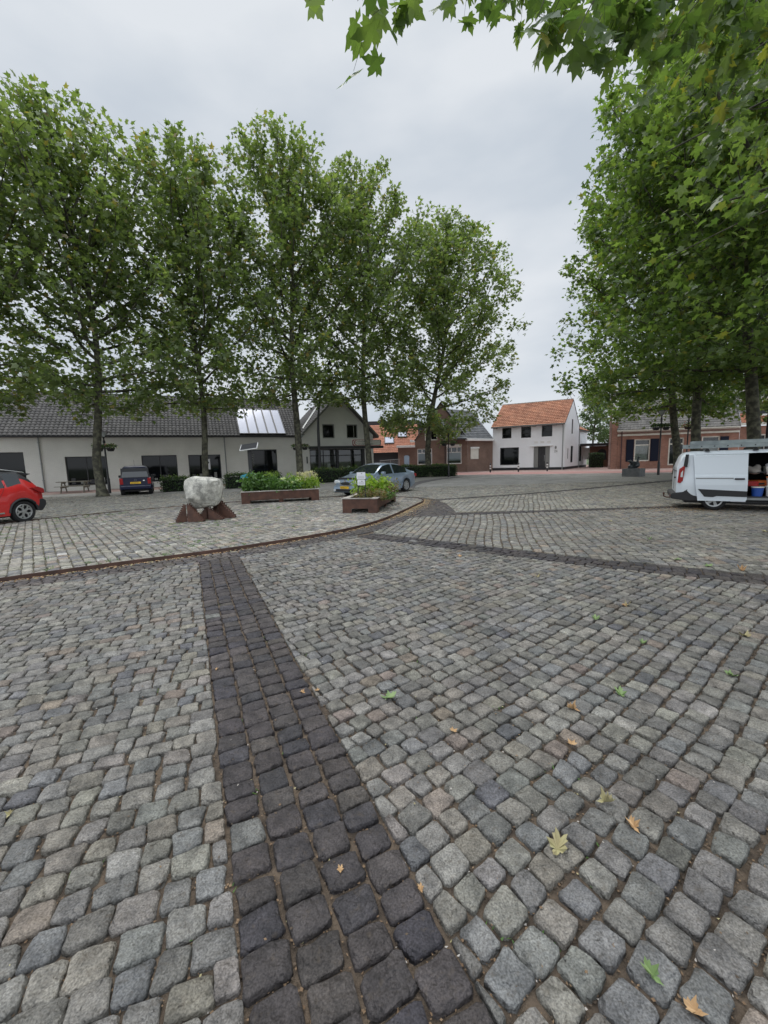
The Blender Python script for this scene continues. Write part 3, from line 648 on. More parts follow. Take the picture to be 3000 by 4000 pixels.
mb = FA.mb(); mb.box(10.62, 10.95, .165, .172, 1.25, 2.1); mb.build('poster', MT['paper'], A); mb = FA.mb(); mb.prism([(10.785 + .09 * math.cos(R(a)), 1.8 + .09 * math.sin(R(a))) for a in range(0, 360, 30)], .155, .164); mb.build('poster_mark', MT['anthr'], A)
# five dark panels on the roof
sp = empty('roof_panel_row', (FA.O.x, FA.O.y, 0), 0, 'row of five pale reflective panels with dark bars on the dark tiled roof', 'solar panels')
for k in range(5):
    a = 13.35 + k * .77; mb = FA.mb(); th = math.atan2(7.5 - 3.92, 4.48)
    def rp(s, d, h): return (s, -.28 + d * math.cos(th) - h * math.sin(th), 3.92 + d * math.sin(th) + h * math.cos(th))
    for (s0, s1, d0, d1, h0, h1) in ((a, a + .06, .1, 3.95, .08, .2), (a + .71, a + .77, .1, 3.95, .08, .2), (a + .06, a + .71, .1, .16, .08, .2), (a + .06, a + .71, 3.89, 3.95, .08, .2)):
        q = [rp(s, d, h) for h in (h0, h1) for s, d in ((s0, d0), (s1, d0), (s1, d1), (s0, d1))]
        for f in ((0, 3, 2, 1), (4, 5, 6, 7), (0, 1, 5, 4), (1, 2, 6, 5), (2, 3, 7, 6), (3, 0, 4, 7)): mb.face([q[i] for i in f])
    fo = mb.build('panel_frame', MT['anthr'], sp); mb = FA.mb(); mb.face([rp(a + .05, .15, .17), rp(a + .72, .15, .17), rp(a + .72, 3.9, .17), rp(a + .05, 3.9, .17)]); mb.build('panel', MT['panel'], fo)
# B: the gabled part
FB = Frame((-7.673, 35.736), (-.4025, 39.074)); B = building('gabled_shop', FB, 'grey-white gabled building with a dark glass shopfront and a steep tiled roof', 'building')
wb = FB.mb(); hB = [(2.57, 3.7, 3.72, 4.98), (4.87, 5.95, 3.72, 4.98), (1.3, 6.62, .3, 2.74)]
wall_mb(wb, [(.7, -.05), (7.5, -.05), (7.5, 4.0), (4.12, 7.45), (.7, 4.0)], hB, 0, .22); wb.box(7.3, 7.5, .01, 8, -.05, 4.0); wb.box(.7, .9, .01, 1.2, -.05, 4.0)
wb.build('wall', MT['wpaint'], B)
for h in hB[:2]: window(FB, B, *h, t=.14, fwid=.09, fm='greyframe', sill=.06, sillm='anthr', vbars=[(h[1] - .35, h[2] + .09, h[3] - .09)] if h[0] > 4 else [])
window(FB, B, *hB[2], t=.22, fwid=.09, fm='black', vbars=[2.6, (3.9, .39, 2.65), 5.3], hbars=[2.16], gm='glassc', name='shopfront')
mb = FB.mb(); mb.box(3.8, 4.02, .0, .2, .3, 2.73); mb.build('post', MT['black'], B); mb = FB.mb(); mb.box(6.35, 6.6, .02, .2, .32, 2.72); mb.build('post', MT['black'], B)
mb = FB.mb(); mb.box(1.2, 8.42, -.35, .02, 2.76, 3.0); mb.build('fascia', MT['black'], B, bevel=.01)
mb = FB.mb(); mb.face([(1.31, 4, .3), (6.6, 4, .3), (6.6, 4, 2.74), (1.31, 4, 2.74)]); mb.face([(1.31, .23, .31), (6.6, .23, .31), (6.6, 4, .31), (1.31, 4, .31)]); mb.face([(1.31, .23, 2.735), (6.6, .23, 2.735), (6.6, 4, 2.735), (1.31, 4, 2.735)])
mb.face([(1.31, .23, .31), (1.31, 4, .31), (1.31, 4, 2.74), (1.31, .23, 2.74)]); mb.face([(6.59, .23, .31), (6.59, 4, .31), (6.59, 4, 2.74), (6.59, .23, 2.74)]); mb.build('interior', MT['greyframe'], B)
mb = FB.mb(); rnd = random.Random(4)
for k in range(12):
    s = 1.7 + k * .4; hh = rnd.uniform(.5, 1.5); mb.box(s, s + rnd.uniform(.15, .35), 1 + rnd.random() * 2, 3.2, .31, hh, m=k % 4)
mb.build('display', [MT['wood'], MT['whitep'], MT['anthr'], MT['midgreen']], B)
sl_ = math.hypot(3.62, 3.55)
tiles(FB, B, -.45, 9.0, .38, 3.82, 4.12, 7.6, tw=.27, th=.33, cols=GREY_T, wave=.035, axis='t')
tiles(FB, B, -.45, 9.0, 7.86, 3.82, 4.12, 7.6, tw=.27, th=.33, cols=GREY_T, wave=.035, axis='t')
mb = FB.mb()
for s0, s1 in ((.34, 4.12), (7.9, 4.12)):
    mb.face([(s0, -.5, 3.72), (s1, -.5, 7.52), (s1, -.5, 7.72), (s0, -.5, 3.92)]); mb.face([(s0, -.45, 3.72), (s1, -.45, 7.52), (s1, -.45, 7.72), (s0, -.45, 3.92)]); mb.face([(s0, -.5, 3.92), (s1, -.5, 7.72), (s1, -.45, 7.72), (s0, -.45, 3.92)]); mb.face([(s0, -.5, 3.72), (s1, -.5, 7.52), (s1, 0, 7.52), (s0, 0, 3.72)])
mb.build('bargeboard', MT['greyframe'], B)
mb = FB.mb(); mb.box(.2, .62, -.3, .0, 3.68, 3.8); mb.build('eave_end', MT['white'], B)
mb = FB.mb(); mb.face([(.30, .2, 3.98), (.46, .2, 4.02), (4.0, 5.2, 7.62), (3.84, 5.2, 7.62)]); mb.build('valley', MT['zinc'], B)
mb = FB.mb(); mb.box(-1.2, -.6, 4.2, 4.8, 6.9, 8.3); mb.build('chimney', MT['brown'], A).location = (FB.O.x - FA.O.x, FB.O.y - FA.O.y, 0)
mb = FB.mb(); mb.box(.98, 1.08, -.06, -.002, 1.5, 2.1); mb.build('letterbox', MT['black'], B)
sg = empty('shop_sign', (FB.O.x, FB.O.y, 0), 0, 'long cream sign with a red rounded border above the black shopfront fascia', 'sign')
def rrect(a, b, c, d, r, n=6): return [(x + r * math.cos(t), z + r * math.sin(t)) for x, z, t0 in ((b - r, d - r, 0), (a + r, d - r, 90), (a + r, c + r, 180), (b - r, c + r, 270)) for t in [R(t0 + 90 * k / n) for k in range(n + 1)]]
mb = FB.mb(); mb.prism(rrect(5.40, 8.3, 3.02, 3.58, .12), -.08, -.002); mb.build('sign_board', MT['lampred'], sg)
mb = FB.mb(); mb.prism(rrect(5.44, 8.26, 3.06, 3.54, .18), -.09, -.081); mb.build('sign_face', MT['cream'], sg)
mb = FB.mb(); mb.prism([(5.70 + .17 * math.cos(R(a)) * 1.0, 3.3 + .2 * math.sin(R(a))) for a in range(70, 291, 20)] + [(5.72 + .11 * math.cos(R(a)), 3.3 + .15 * math.sin(R(a))) for a in range(290, 69, -20)], -.1, -.091); mb.build('emblem', MT['lampred'], sg)
mb = FB.mb(); mb.prism([(5.72 + .035 * math.cos(R(a)), 3.3 + .035 * math.sin(R(a))) for a in range(0, 360, 30)], -.1, -.091); mb.build('dot', MT['black'], sg)
XT = lambda fr, s, t, z: basis(fr.T((s, t, z)), (fr.u.x, fr.u.y, 0), (0, 0, 1))
text('VAN', XT(FB, 5.86, -.092, 3.33), .2, MT['redbrick'], sg, sx=1.05); text('OIRSCHOT', XT(FB, 6.3, -.092, 3.33), .2, MT['black'], sg, sx=1.1)
text('VAN', XT(FB, 5.86, -.092, 3.1), .2, MT['redbrick'], sg, sx=1.05); text('GINHOVEN', XT(FB, 6.3, -.092, 3.1), .2, MT['black'], sg, sx=1.1)
# C: the orange roofed barn behind
FC = Frame((-5.2, 50.0), (4.4, 50.0)); Cb = building('orange_roofed_house', FC, 'low dark house with a long orange tiled roof and two skylights behind the gabled shop', 'house')
mb = FC.mb(); wall_mb(mb, [(0, 0), (9.6, 0), (9.6, 2.6), (0, 2.6)], [(2.2, 3.6, .02, 2.1)], 0, .2); mb.face([(0, 0, 0), (0, 8.4, 0), (0, 8.4, 2.6), (0, 4.2, 6.1), (0, 0, 2.6)]); mb.face([(9.6, 0, 0), (9.6, 8.4, 0), (9.6, 8.4, 2.6), (9.6, 4.2, 6.1), (9.6, 0, 2.6)]); mb.build('wall', MT['anthr'], Cb)
window(FC, Cb, 2.2, 3.6, .02, 2.1, t=.2, fwid=.08, fm='greyframe', name='door', gm='dark')
OT = ((.26, .095, .052), (.40, .155, .085))
tiles(FC, Cb, -.3, 9.9, -.3, 2.5, 4.2, 6.2, tw=.27, th=.33, cols=OT, patch=.5, wave=.03); tiles(FC, Cb, -.3, 9.9, 8.7, 2.5, 4.2, 6.2, tw=.5, th=.6, cols=OT, sub=2)
for a, d in ((5.55, 1.75), (7.25, 3.0)):
    th = math.atan2(3.7, 4.5); rp2 = lambda s, e, h: (s, -.3 + e * math.cos(th) - h * math.sin(th), 2.5 + e * math.sin(th) + h * math.cos(th))
    mb = FC.mb(); q = [rp2(s, e, h) for h in (.02, .16) for s, e in ((a - .05, d - .05), (a + 1.15, d - .05), (a + 1.15, d + 1.25), (a - .05, d + 1.25))]
    for f in ((4, 5, 6, 7), (0, 1, 5, 4), (1, 2, 6, 5), (2, 3, 7, 6), (3, 0, 4, 7)): mb.face([q[i] for i in f])
    o = mb.build('skylight', MT['anthr'], Cb); mb = FC.mb(); mb.face([rp2(a + .06, d + .06, .17), rp2(a + 1.04, d + .06, .17), rp2(a + 1.04, d + 1.14, .17), rp2(a + .06, d + 1.14, .17)]); mb.build('pane', MT['panel'], o)
FX = Frame((-3, 62), (6.5, 62)); X_ = building('flat_roofed_block', FX, 'dark flat topped roof rising just behind the orange tiled roof', 'building')
mb = FX.mb(); mb.box(0, 9.3, 0, 6, 0, 6.0); mb.build('wall', MT['greyframe'], X_); mb = FX.mb(); mb.prism([(0, 6.0), (10.3, 6.0), (8.6, 7.45), (0, 7.45)], -.3, 6.3); mb.build('roof', MT['anthr'], X_)
ga = empty('metal_gate', (0, 46, 0), 0, 'see-through grey mesh gate in front of the dark wall below the orange roof', 'gate')
mb = MB(); mb.tube([(-.3, 0, 0), (-.3, 0, 1.55), (1.9, 0, 1.68), (1.9, 0, 0)], .035, 6); mb.tube([(.9, 0, .1), (.9, 0, 1.6)], .025, 6); mb.build('gate_frame', MT['zinc'], ga)
mb = MB()
for k in range(22): mb.tube([(-.25 + k * .1, 0, .1), (-.25 + k * .1, 0, 1.55)], .006, 4)
for k in range(12): mb.tube([(-.3, 0, .15 + k * .125), (1.9, 0, .15 + k * .125)], .006, 4)
mb.build('gate_mesh', MT['zinc'], ga)
# D: the brown brick house
FD = Frame((1.84, 48.0), (9.84, 47.0)); D = building('brown_brick_house', FD, 'brown brick house with white window frames, a steep gable and a grey tiled wing', 'house')
hD = [(.7, 1.32, .0, 2.1), (2.28, 4.0, .97, 2.82), (5.68, 7.4, .96, 2.93), (3.18, 4.62, 3.76, 5.14), (4.95, 6.38, 3.86, 5.1)]
mb = FD.mb(); wall_mb(mb, [(0, 0), (2.0, 0), (2.0, 3.0), (0, 3.0)], [hD[0]], 0, .15)
wall_mb(mb, [(2.0, 0), (8.06, 0), (8.06, 3.7), (5.03, 7.9), (2.0, 3.7)], hD[1:], 0, .15); mb.face([(0, 0, 0), (0, 6, 0), (0, 6, 3), (0, 0, 3)]); mb.face([(0, 0, 3), (2, 0, 3), (2, 6, 3), (0, 6, 3)]); mb.face([(2, 0, 3), (2, 8, 3), (2, 8, 3.7), (2, 0, 3.7)]); mb.face([(8.06, 0, 0), (8.06, 8, 0), (8.06, 8, 3.7), (8.06, 0, 3.7)])
mb.build('wall', MT['brown'], D)
mb = FD.mb(); mb.prism([(.7, 0.02), (1.32, .02), (1.32, 1.98), (1.22, 2.08), (1.01, 2.12), (.8, 2.08), (.7, 1.98)], .08, .12); mb.build('door', MT['steel'], D)
for k in (1, 2): window(FD, D, *hD[k], t=.1, fwid=.09, fm='white', vbars=[((hD[k][0] + .55), 2.35, hD[k][3] - .09), (hD[k][0] + 1.2, 2.35, hD[k][3] - .09)], hbars=[2.3], sill=.08, sillm='white', gm='glassc'); m2 = FD.mb(); m2.face([(hD[k][0], .3, 1.35), (hD[k][1], .3, 1.35), (hD[k][1], .3, 2.3), (hD[k][0], .3, 2.3)]); m2.build('curtain', MT['blind'], D); m3 = FD.mb(); m3.face([(hD[k][0], .6, .9), (hD[k][1], .6, .9), (hD[k][1], .6, 3), (hD[k][0], .6, 3)]); m3.build('room', MT['dark'], D)
mb = FD.mb(); mb.box(5.66, 7.42, -.03, .06, 2.94, 3.2); mb.build('shutter_box', MT['white'], D)
for k in (3, 4): window(FD, D, *hD[k], t=.1, fwid=.09, fm='white', vbars=[(hD[k][0] + hD[k][1]) / 2], sill=.08, sillm='white')
mb = FD.mb(); mb.box(-.15, 2.05, -.3, -.003, 3.0, 3.25); mb.prism([(1.45, 3.6), (2.05, 3.6), (2.05, 3.78), (1.45, 3.9)], -.12, -.003); mb.build('gutter', MT['white'], D, bevel=.02)
mb = FD.mb()
for sgn in (-1, 1):
    e, a = 5.03 + sgn * 3.1, 5.03
    q = [(e, -.12, 3.66), (a, -.12, 7.98), (a, 8, 7.98), (e, 8, 3.66)]; mb.face(q if sgn < 0 else q[::-1]); q2 = [(x, y, z + .12) for x, y, z in q]; mb.face(q2); mb.face([q[0], q[1], q2[1], q2[0]]); mb.face([q[0], q[3], q2[3], q2[0]])
mb.build('roof', MT['anthr'], D)
FD2 = Frame((9.84, 47.0), (13.45, 49.5)); off_ = (FD2.O.x - FD.O.x, FD2.O.y - FD.O.y, 0)
mb = FD2.mb(); wall_mb(mb, [(0, 0), (4.45, 0), (4.45, 3.6), (0, 3.6)], [(.52, 1.81, 1.5, 2.83)], 0, .1); mb.build('wall', MT['brown'], D).location = off_
mb = FD2.mb(); mb.box(.5, 1.83, -.05, .06, 1.46, 2.66); mb.build('shutter', MT['cream'], D, bevel=.01).location = off_
mb = FD2.mb(); mb.box(.44, 1.89, -.14, .0, 2.67, 2.86); mb.build('shutter_box', MT['white'], D, bevel=.02).location = off_
mb = FD2.mb(); mb.box(-.35, 4.4, -.32, -.003, 3.56, 3.82); mb.build('gutter', MT['white'], D, bevel=.03).location = off_
tiles(FD2, D, -2.6, 4.3, -.2, 3.8, 3.4, 7.55, tw=.32, th=.30, cols=((.085, .09, .095), (.14, .145, .15)), wave=.02, lift=.05).location = off_
pipe(FD, D, 5.5, 3.6, m='anthr')
bn = empty('hanging_banner', (FD.O.x, FD.O.y, 0), 0, 'dark and cream banner hung askew beside the upper window of the brown brick house', 'banner')
c0, s0 = math.cos(R(16)), math.sin(R(16)); rb_ = lambda x, z: (6.95 + x * c0 - z * s0, -.35, 4.65 + x * s0 + z * c0)
mb = FD.mb(); q = [rb_(*p) for p in ((-.38, -.95), (.38, -.95), (.38, .0), (-.38, .0))]; mb.face(q); mb.face([(a, b + .02, c) for a, b, c in q][::-1]); mb.build('banner_lower', MT['anthr'], bn)
mb = FD.mb(); q = [rb_(*p) for p in ((-.38, 0.001), (.38, .001), (.38, .95), (-.38, .95))]; mb.face(q); mb.face([(a, b + .02, c) for a, b, c in q][::-1]); mb.build('banner_upper', MT['greyframe'], bn)
mb = FD.mb()
for x, z, w_, h_ in ((-.2, .55, .4, .25), (-.28, -.22, .22, .12), (.05, -.2, .25, .14), (-.25, -.48, .5, .12), (-.25, -.74, .42, .1)): mb.face([(a, b - .006, c) for a, b, c in [rb_(x, z), rb_(x + w_, z), rb_(x + w_, z + h_), rb_(x, z + h_)]])
mb.build('print', MT['cream'], bn); mb = FD.mb(); mb.tube([(6.95, .0, 5.5), (6.75, -.4, 5.62)], .02, 6); mb.build('bracket', MT['black'], bn)
# E: white house number 24
FH = Frame((13.45, 49.5), (20.5, 45.7), back=(.62, .785)); H = building('white_house', FH, 'white painted brick house with an orange tiled roof and the number 24 by its door', 'house'); LH = FH.L
hH = [(1.1, 2.18, 3.8, 5.02), (3.28, 4.4, 3.76, 5.02), (5.55, 6.68, 3.8, 5.04), (.87, 3.07, .62, 2.7), (4.72, 6.48, .15, 2.7)]
mb = FH.mb(); wall_mb(mb, [(0, .3), (LH, .3), (LH, 5.3), (0, 5.3)], hH, 0, .16)
W_, RZ, EZ = 6.5, 8.0, 5.3
hs = [(2.9, 3.55, 4.1, 5.8), (1.35, 1.75, 1.2, 2.4), (2.75, 3.9, .75, 2.7)]
wall_mb(mb, [(0, .3), (W_, .3), (W_, EZ), (W_ / 2, RZ), (0, EZ)], hs, LH, -.12, side=True); mb.face([(0, 0, .3), (0, W_, .3), (0, W_, EZ), (0, W_ / 2, RZ), (0, 0, EZ)]); mb.face([(0, W_, 0), (LH, W_, 0), (LH, W_, EZ), (0, W_, EZ)])
mb.build('wall', MT['wpaint2'], H)
mb = FH.mb(); mb.box(-.02, LH + .02, -.02, .1, -.02, .298); mb.box(LH - .1, LH + .02, .1, W_ + 4.5, -.02, .298); mb.build('plinth', MT['plinthb'], H)
for k in range(3): window(FH, H, *hH[k], t=.12, fwid=.09, fm='black', hbars=[hH[k][2] + .5], sill=.05, sillm='plinthb')
window(FH, H, *hH[3], t=.12, fwid=.1, fm='black', sill=.06, sillm='plinthb')
mb = FH.mb(); mb.box(4.75, 5.2, .02, .12, .15, 2.68); mb.box(6.0, 6.46, .02, .12, .15, 2.68); mb.build('door_frame', MT['greyframe'], H)
mb = FH.mb(); mb.box(5.2, 6.0, .1, .15, .15, 2.68); mb.box(5.32, 5.42, .085, .1, .5, 2.4, m=1); o = mb.build('door', [MT['black'], MT['anthr']], H); mb = FH.mb(); mb.tube([(5.9, .04, 1.0), (5.9, .04, 1.7)], .015, 6); mb.build('handle', MT['chrome'], o)
mb = FH.mb(); mb.box(4.35, 6.8, -.12, 0, 2.72, 2.80); mb.build('door_hood', MT['white'], H, bevel=.01)
for a in (4.75, 5.45, 6.15): mb = FH.mb(); mb.box(a, a + .42, -.03, -.001, 3.08, 3.3); mb.build('relief_block', MT['white'], H, bevel=.01)
text('24', XT(FH, 6.93, -.01, 1.98), .36, MT['greyframe'], H, ext=.01); mb = FH.mb(); mb.prism([(7.1 + .1 * math.cos(R(a)), 2.52 + .17 * math.sin(R(a))) for a in range(0, 360, 45)], -.1, 0); mb.build('wall_lamp', MT['greyframe'], H)
WT = ((.29, .115, .062), (.44, .205, .118))
tiles(FH, H, -.12, LH + .04, -.26, EZ - .16, W_ / 2, RZ + .06, tw=.24, th=.31, cols=WT, wave=.055, lift=.06, patch=.35); tiles(FH, H, -.12, LH + .04, W_ + .26, EZ - .16, W_ / 2, RZ + .06, tw=.5, th=.5, cols=WT, sub=2)
mb = FH.mb()
for k in range(20): mb.tube([(-.1 + k * .405, W_ / 2, RZ + .08), (.32 + k * .405, W_ / 2, RZ + .10)], .1, 6)
mb.build('ridge', MT['redbrick'], H)
mb = FH.mb(); mb.box(-.1, LH + .05, -.34, -.2, EZ - .22, EZ - .1); [mb.box(s, s + .35, -.3, 0, EZ - .32, EZ - .22) for s in (.2, 2.4, 4.6, 6.8)]; mb.build('gutter', MT['greyframe'], H)
mb = FH.mb(); mb.tube([(LH - .35, -.3, EZ - .2), (LH - .2, -.12, EZ - .35), (LH - .18, -.07, EZ - .7), (LH - .18, -.07, 0)], .05, 8); mb.build('drainpipe', MT['zinc'], H)
for h in hs: window(FH, H, h[0], h[1], h[2], h[3], t=LH - .1, fwid=.08, fm='black', side=True, fd=-.05, vbars=[(h[0] + h[1]) / 2] if h[3] < 3 and h[0] > 2 else [])
mb = FH.mb(); wall_mb(mb, [(W_, .3), (W_ + 4.6, .3), (W_ + 4.6, 4.75), (W_, 4.75)], [(W_ + .4, W_ + 1.7, .8, 2.75)], LH + .02, -.12, side=True); mb.face([(LH - 5, W_ + 4.6, 0), (LH, W_ + 4.6, 0), (LH, W_ + 4.6, 4.75), (LH - 5, W_ + 4.6, 4.75)]); mb.build('extension_wall', MT['wpaint2'], H)
window(FH, H, W_ + .4, W_ + 1.7, .8, 2.75, t=LH - .08, fwid=.08, fm='black', side=True, fd=-.05, vbars=[W_ + 1.05]); pipe(FH, H, W_, 5.0, t=LH + .07, side=True)
T2 = Frame((20.5, 45.7), (20.5 + FH.b.x, 45.7 + FH.b.y), back=(-FH.u.x, -FH.u.y))
o = tiles(T2, H, W_ - .1, W_ + 4.8, -.2, 4.7, 2.6, 6.3, tw=.27, th=.33, cols=WT, wave=.04, lift=.05); o.location = (T2.O.x - FH.O.x, T2.O.y - FH.O.y, 0)
# F: carport with brick wall behind
FF = Frame((27.0, 53.0), (33.5, 51.6)); Fb = building('carport', FF, 'low flat black roof over a brick garage wall with a round arch and dark door', 'garage')
mb = FF.mb(); wall_mb(mb, [(0, 0), (6.5, 0), (6.5, 2.7), (0, 2.7)], [(3.7, 5.4, .02, 2.3)], 0, .2); mb.build('wall', MT['redbrick'], Fb)
mb = FF.mb(); mb.prism([(1.0, .9), (2.1, .9), (2.1, 1.9), (1.9, 2.2), (1.55, 2.35), (1.2, 2.2), (1.0, 1.9)], -.02, 0.03); mb.build('arch', MT['anthr'], Fb); mb = FF.mb(); mb.box(3.7, 5.4, .1, .2, .02, 2.3); mb.build('door', MT['navy'], Fb)
mb = FF.mb(); mb.box(-1.6, 6.6, -2.4, .6, 2.72, 3.0); mb.build('roof', MT['black'], Fb, bevel=.02); mb = FF.mb(); mb.box(-1.1, .0, -.3, -.2, 1.0, 2.5); mb.build('white_panel', MT['white'], Fb)
mb = FF.mb(); mb.box(2.6, 5.8, -1.2, -.2, 2.52, 2.6); mb.build('canopy', MT['white'], Fb)
# G: red brick houses on the right
FG = Frame((24.9, 43.0), (35.45, 41.0), back=(.515, .857)); Gb = building('red_brick_house', FG, 'red brick house with dark blue shutters, white cornice and grey tiled roof', 'house')
hG = [(1.62, 3.12, .78, 3.08), (4.86, 6.26, .3, 3.1), (7.88, 9.5, .75, 3.15)]
mb = FG.mb(); wall_mb(mb, [(0, 0), (11.2, 0), (11.2, 3.42), (0, 3.42)], hG, 0, .14); mb.face([(0, 0, 0), (0, 9, 0), (0, 9, 3.9), (0, 0, 3.9)]); mb.box(-.62, -.02, -.02, .5, 0, 4.9); mb.box(0.02, 11.18, .02, .2, 3.42, 4.0); mb.build('wall', MT['redbrick'], Gb)
mb = FG.mb(); mb.box(-.05, 11.2, -.08, 0.0, 3.44, 3.62); mb.box(-.1, 11.2, -.30, -.02, 3.93, 4.06); mb.box(-.05, 11.2, -.16, -.02, 3.84, 3.92); mb.build('cornice', MT['cream'], Gb)
mb = FG.mb(); mb.box(-.02, 11.2, -.035, .01, 3.62, 3.84); mb.build('frieze', MT['pinkpave'], Gb)
for k, h in enumerate(hG):
    dr = k == 1; window(FG, Gb, *h, t=.1, fwid=.12, fm='cream', hbars=[h[3] - .62], vbars=[(h[0] + .7, h[2] + .1, h[3] - .1)] if dr else [], gm='glassc' if not dr else 'glass', name='door' if dr else 'window', sill=.05, sillm='cream')
    if not dr:
        m2 = FG.mb(); n = 40; z0, z1 = h[2], h[3] - .62
        for q in range(n):
            a = h[0] + (h[1] - h[0]) * q / n; b = h[0] + (h[1] - h[0]) * (q + 1) / n; t0, t1 = .25 + .04 * math.sin(q * 1.6), .25 + .04 * math.sin((q + 1) * 1.6); m2.face([(a, t0, z0), (b, t1, z0), (b, t1, z1), (a, t0, z1)])
        m2.build('curtain', MT['curtain'], Gb); m3 = FG.mb(); m3.face([(h[0] - .1, .7, h[2] - .1), (h[1] + .1, .7, h[2] - .1), (h[1] + .1, .7, h[3]), (h[0] - .1, .7, h[3])]); m3.build('room', MT['dark'], Gb)
for a, b in ((.84, 1.58), (3.16, 3.95), (7.06, 7.82), (9.56, 10.3)):
    mb = FG.mb(); mb.box(a, b, -.06, -.005, .76, 3.08); [mb.box(a + .07, b - .07, -.075, -.06, z, z + .9) for z in (.9, 2.0)]; mb.build('shutter', MT['navy'], Gb)
mb = FG.mb(); mb.tube([(.38, -.14, 4.0), (.38, -.14, 0)], .05, 8); mb.build('drainpipe', mat('maroon_pipe', (.05, .015, .02), .5), Gb)
tiles(FG, Gb, -.1, 11.25, -.2, 4.08, 4.6, 8.6, tw=.33, th=.36, cols=((.095, .088, .082), (.155, .143, .132)), wave=.03, lift=.03, sub=4); mb = FG.mb(); mb.face([(-.1, 9.2, 4.0), (11.2, 9.2, 4.0), (11.2, 4.6, 8.6), (-.1, 4.6, 8.6)]); mb.build('rear_roof', MT['anthr'], Gb)
mb = FG.mb(); mb.box(-.62, -.15, .0, .55, 4.9, 8.9); mb.build('white_gable_wall', MT['wpaint2'], Gb); mb = FG.mb(); mb.box(-.86, -.64, .02, .3, 0, 8.7); mb.build('pink_edge', MT['pinkpave'], Gb)
Gc = building('dormer_house', FG, 'brick house with a white dormer and a strip of orange tiles, far right', 'house')
hG2 = [(12.0, 13.55, .75, 3.18), (15.5, 17.2, .75, 3.18)]
mb = FG.mb(); wall_mb(mb, [(11.22, 0), (22, 0), (22, 4.0), (11.22, 4.0)], hG2, .02, .14); mb.build('wall', MT['redbrick'], Gc)
for h in hG2: window(FG, Gc, *h, t=.12, fwid=.12, fm='cream', hbars=[h[3] - .62])
mb = FG.mb(); mb.box(11.22, 22, -.25, .0, 4.1, 4.32); mb.build('gutter', MT['cream'], Gc)
tiles(FG, Gc, 11.26, 22, -.2, 4.3, .9, 5.3, tw=.27, th=.33, cols=OT, wave=.05, lift=.05, name='lower_roof'); tiles(FG, Gc, 11.26, 22, .9, 5.3, 4.6, 8.8, tw=.33, th=.36, cols=((.13, .12, .115), (.22, .2, .19)), wave=.03, lift=.05)
mb = FG.mb(); wall_mb(mb, [(11.8, 4.9), (15.6, 4.9), (15.6, 6.7), (11.8, 6.7)], [(12.5, 14.8, 5.1, 6.4)], .5, .1); mb.face([(11.8, .5, 4.9), (11.8, 3.2, 4.9), (11.8, 3.2, 6.7), (11.8, .5, 6.7)]); mb.face([(15.6, .5, 4.9), (15.6, 3.2, 4.9), (15.6, 3.2, 6.7), (15.6, .5, 6.7)]); mb.box(11.6, 15.8, .3, 3.4, 6.7, 6.85); o = mb.build('dormer', MT['white'], Gc); window(FG, o, 12.5, 14.8, 5.1, 6.4, t=.58, fwid=.1, fm='white', vbars=[13.65])

# ------------------------------------------------------------------ foliage
def lobe_leaf(detail):
    "plane-tree leaf outline, tip towards +y, stalk at the origin, about 1 wide"
    if detail == 0: P = [(0, 0), (.28, -.06), (.26, .2), (.5, .42), (.2, .5), (0, 1.0), (-.2, .5), (-.5, .42), (-.26, .2), (-.28, -.06)]
    else: P = [(0, .03), (.14, -.10), (.36, -.14), (.33, .03), (.47, .10), (.28, .20), (.42, .30), (.62, .55), (.40, .55), (.34, .66), (.18, .52), (.20, .74), (.11, .82), (0, 1.08)]; P = P + [(-x, y) for x, y in P[-2:0:-1]]
    q_ = (.17, .22) if detail else (.12, .14)
    z = [(-q_[0] * abs(x) - q_[1] * (y - .45) ** 2 + (.04 * math.sin(9 * x + 5 * y) if detail else 0)) for x, y in P]; a = np.array([(x, y, q) for (x, y), q in zip(P, z)])
    return a
LEAF0, LEAF1 = lobe_leaf(0), lobe_leaf(1)
def leaves(pos, size, rs, outward=None, droop=.6, tmpl=None, flat=.75):
    "leaf polygons at pos; normals mostly upwards, tips out and down"
    n = len(pos); t = LEAF0 if tmpl is None else tmpl
    nrm = np.stack([rs.normal(0, flat, n), rs.normal(0, flat, n), np.abs(rs.normal(.8, .45, n)) + .05], 1); nrm /= np.linalg.norm(nrm, axis=1)[:, None]
    d = rs.normal(0, 1, (n, 3)); 
    if outward is not None: d += outward * 1.0
    d[:, 2] -= droop; d -= (d * nrm).sum(1)[:, None] * nrm; d /= np.linalg.norm(d, axis=1)[:, None] + 1e-9
    x = np.cross(d, nrm); s = (size * rs.uniform(.65, 1.3, n))[:, None, None]
    V = t[None, :, 0:1] * x[:, None, :] + t[None, :, 1:2] * d[:, None, :] + t[None, :, 2:3] * nrm[:, None, :]
    return (V * s + pos[:, None, :])
def leaf_obj(name, V, m, parent):
    n, k, _ = V.shape; return raw_mesh(name, V.reshape(-1, 3), np.arange(n * k), np.full(n, k), MT[m], parent)
ENV = lambda u: float(np.interp(u, [-.1, 0, .06, .3, .6, .8, .92, 1.0, 1.05], [.3, .80, .95, 1.0, .95, .78, .55, .22, 0]))
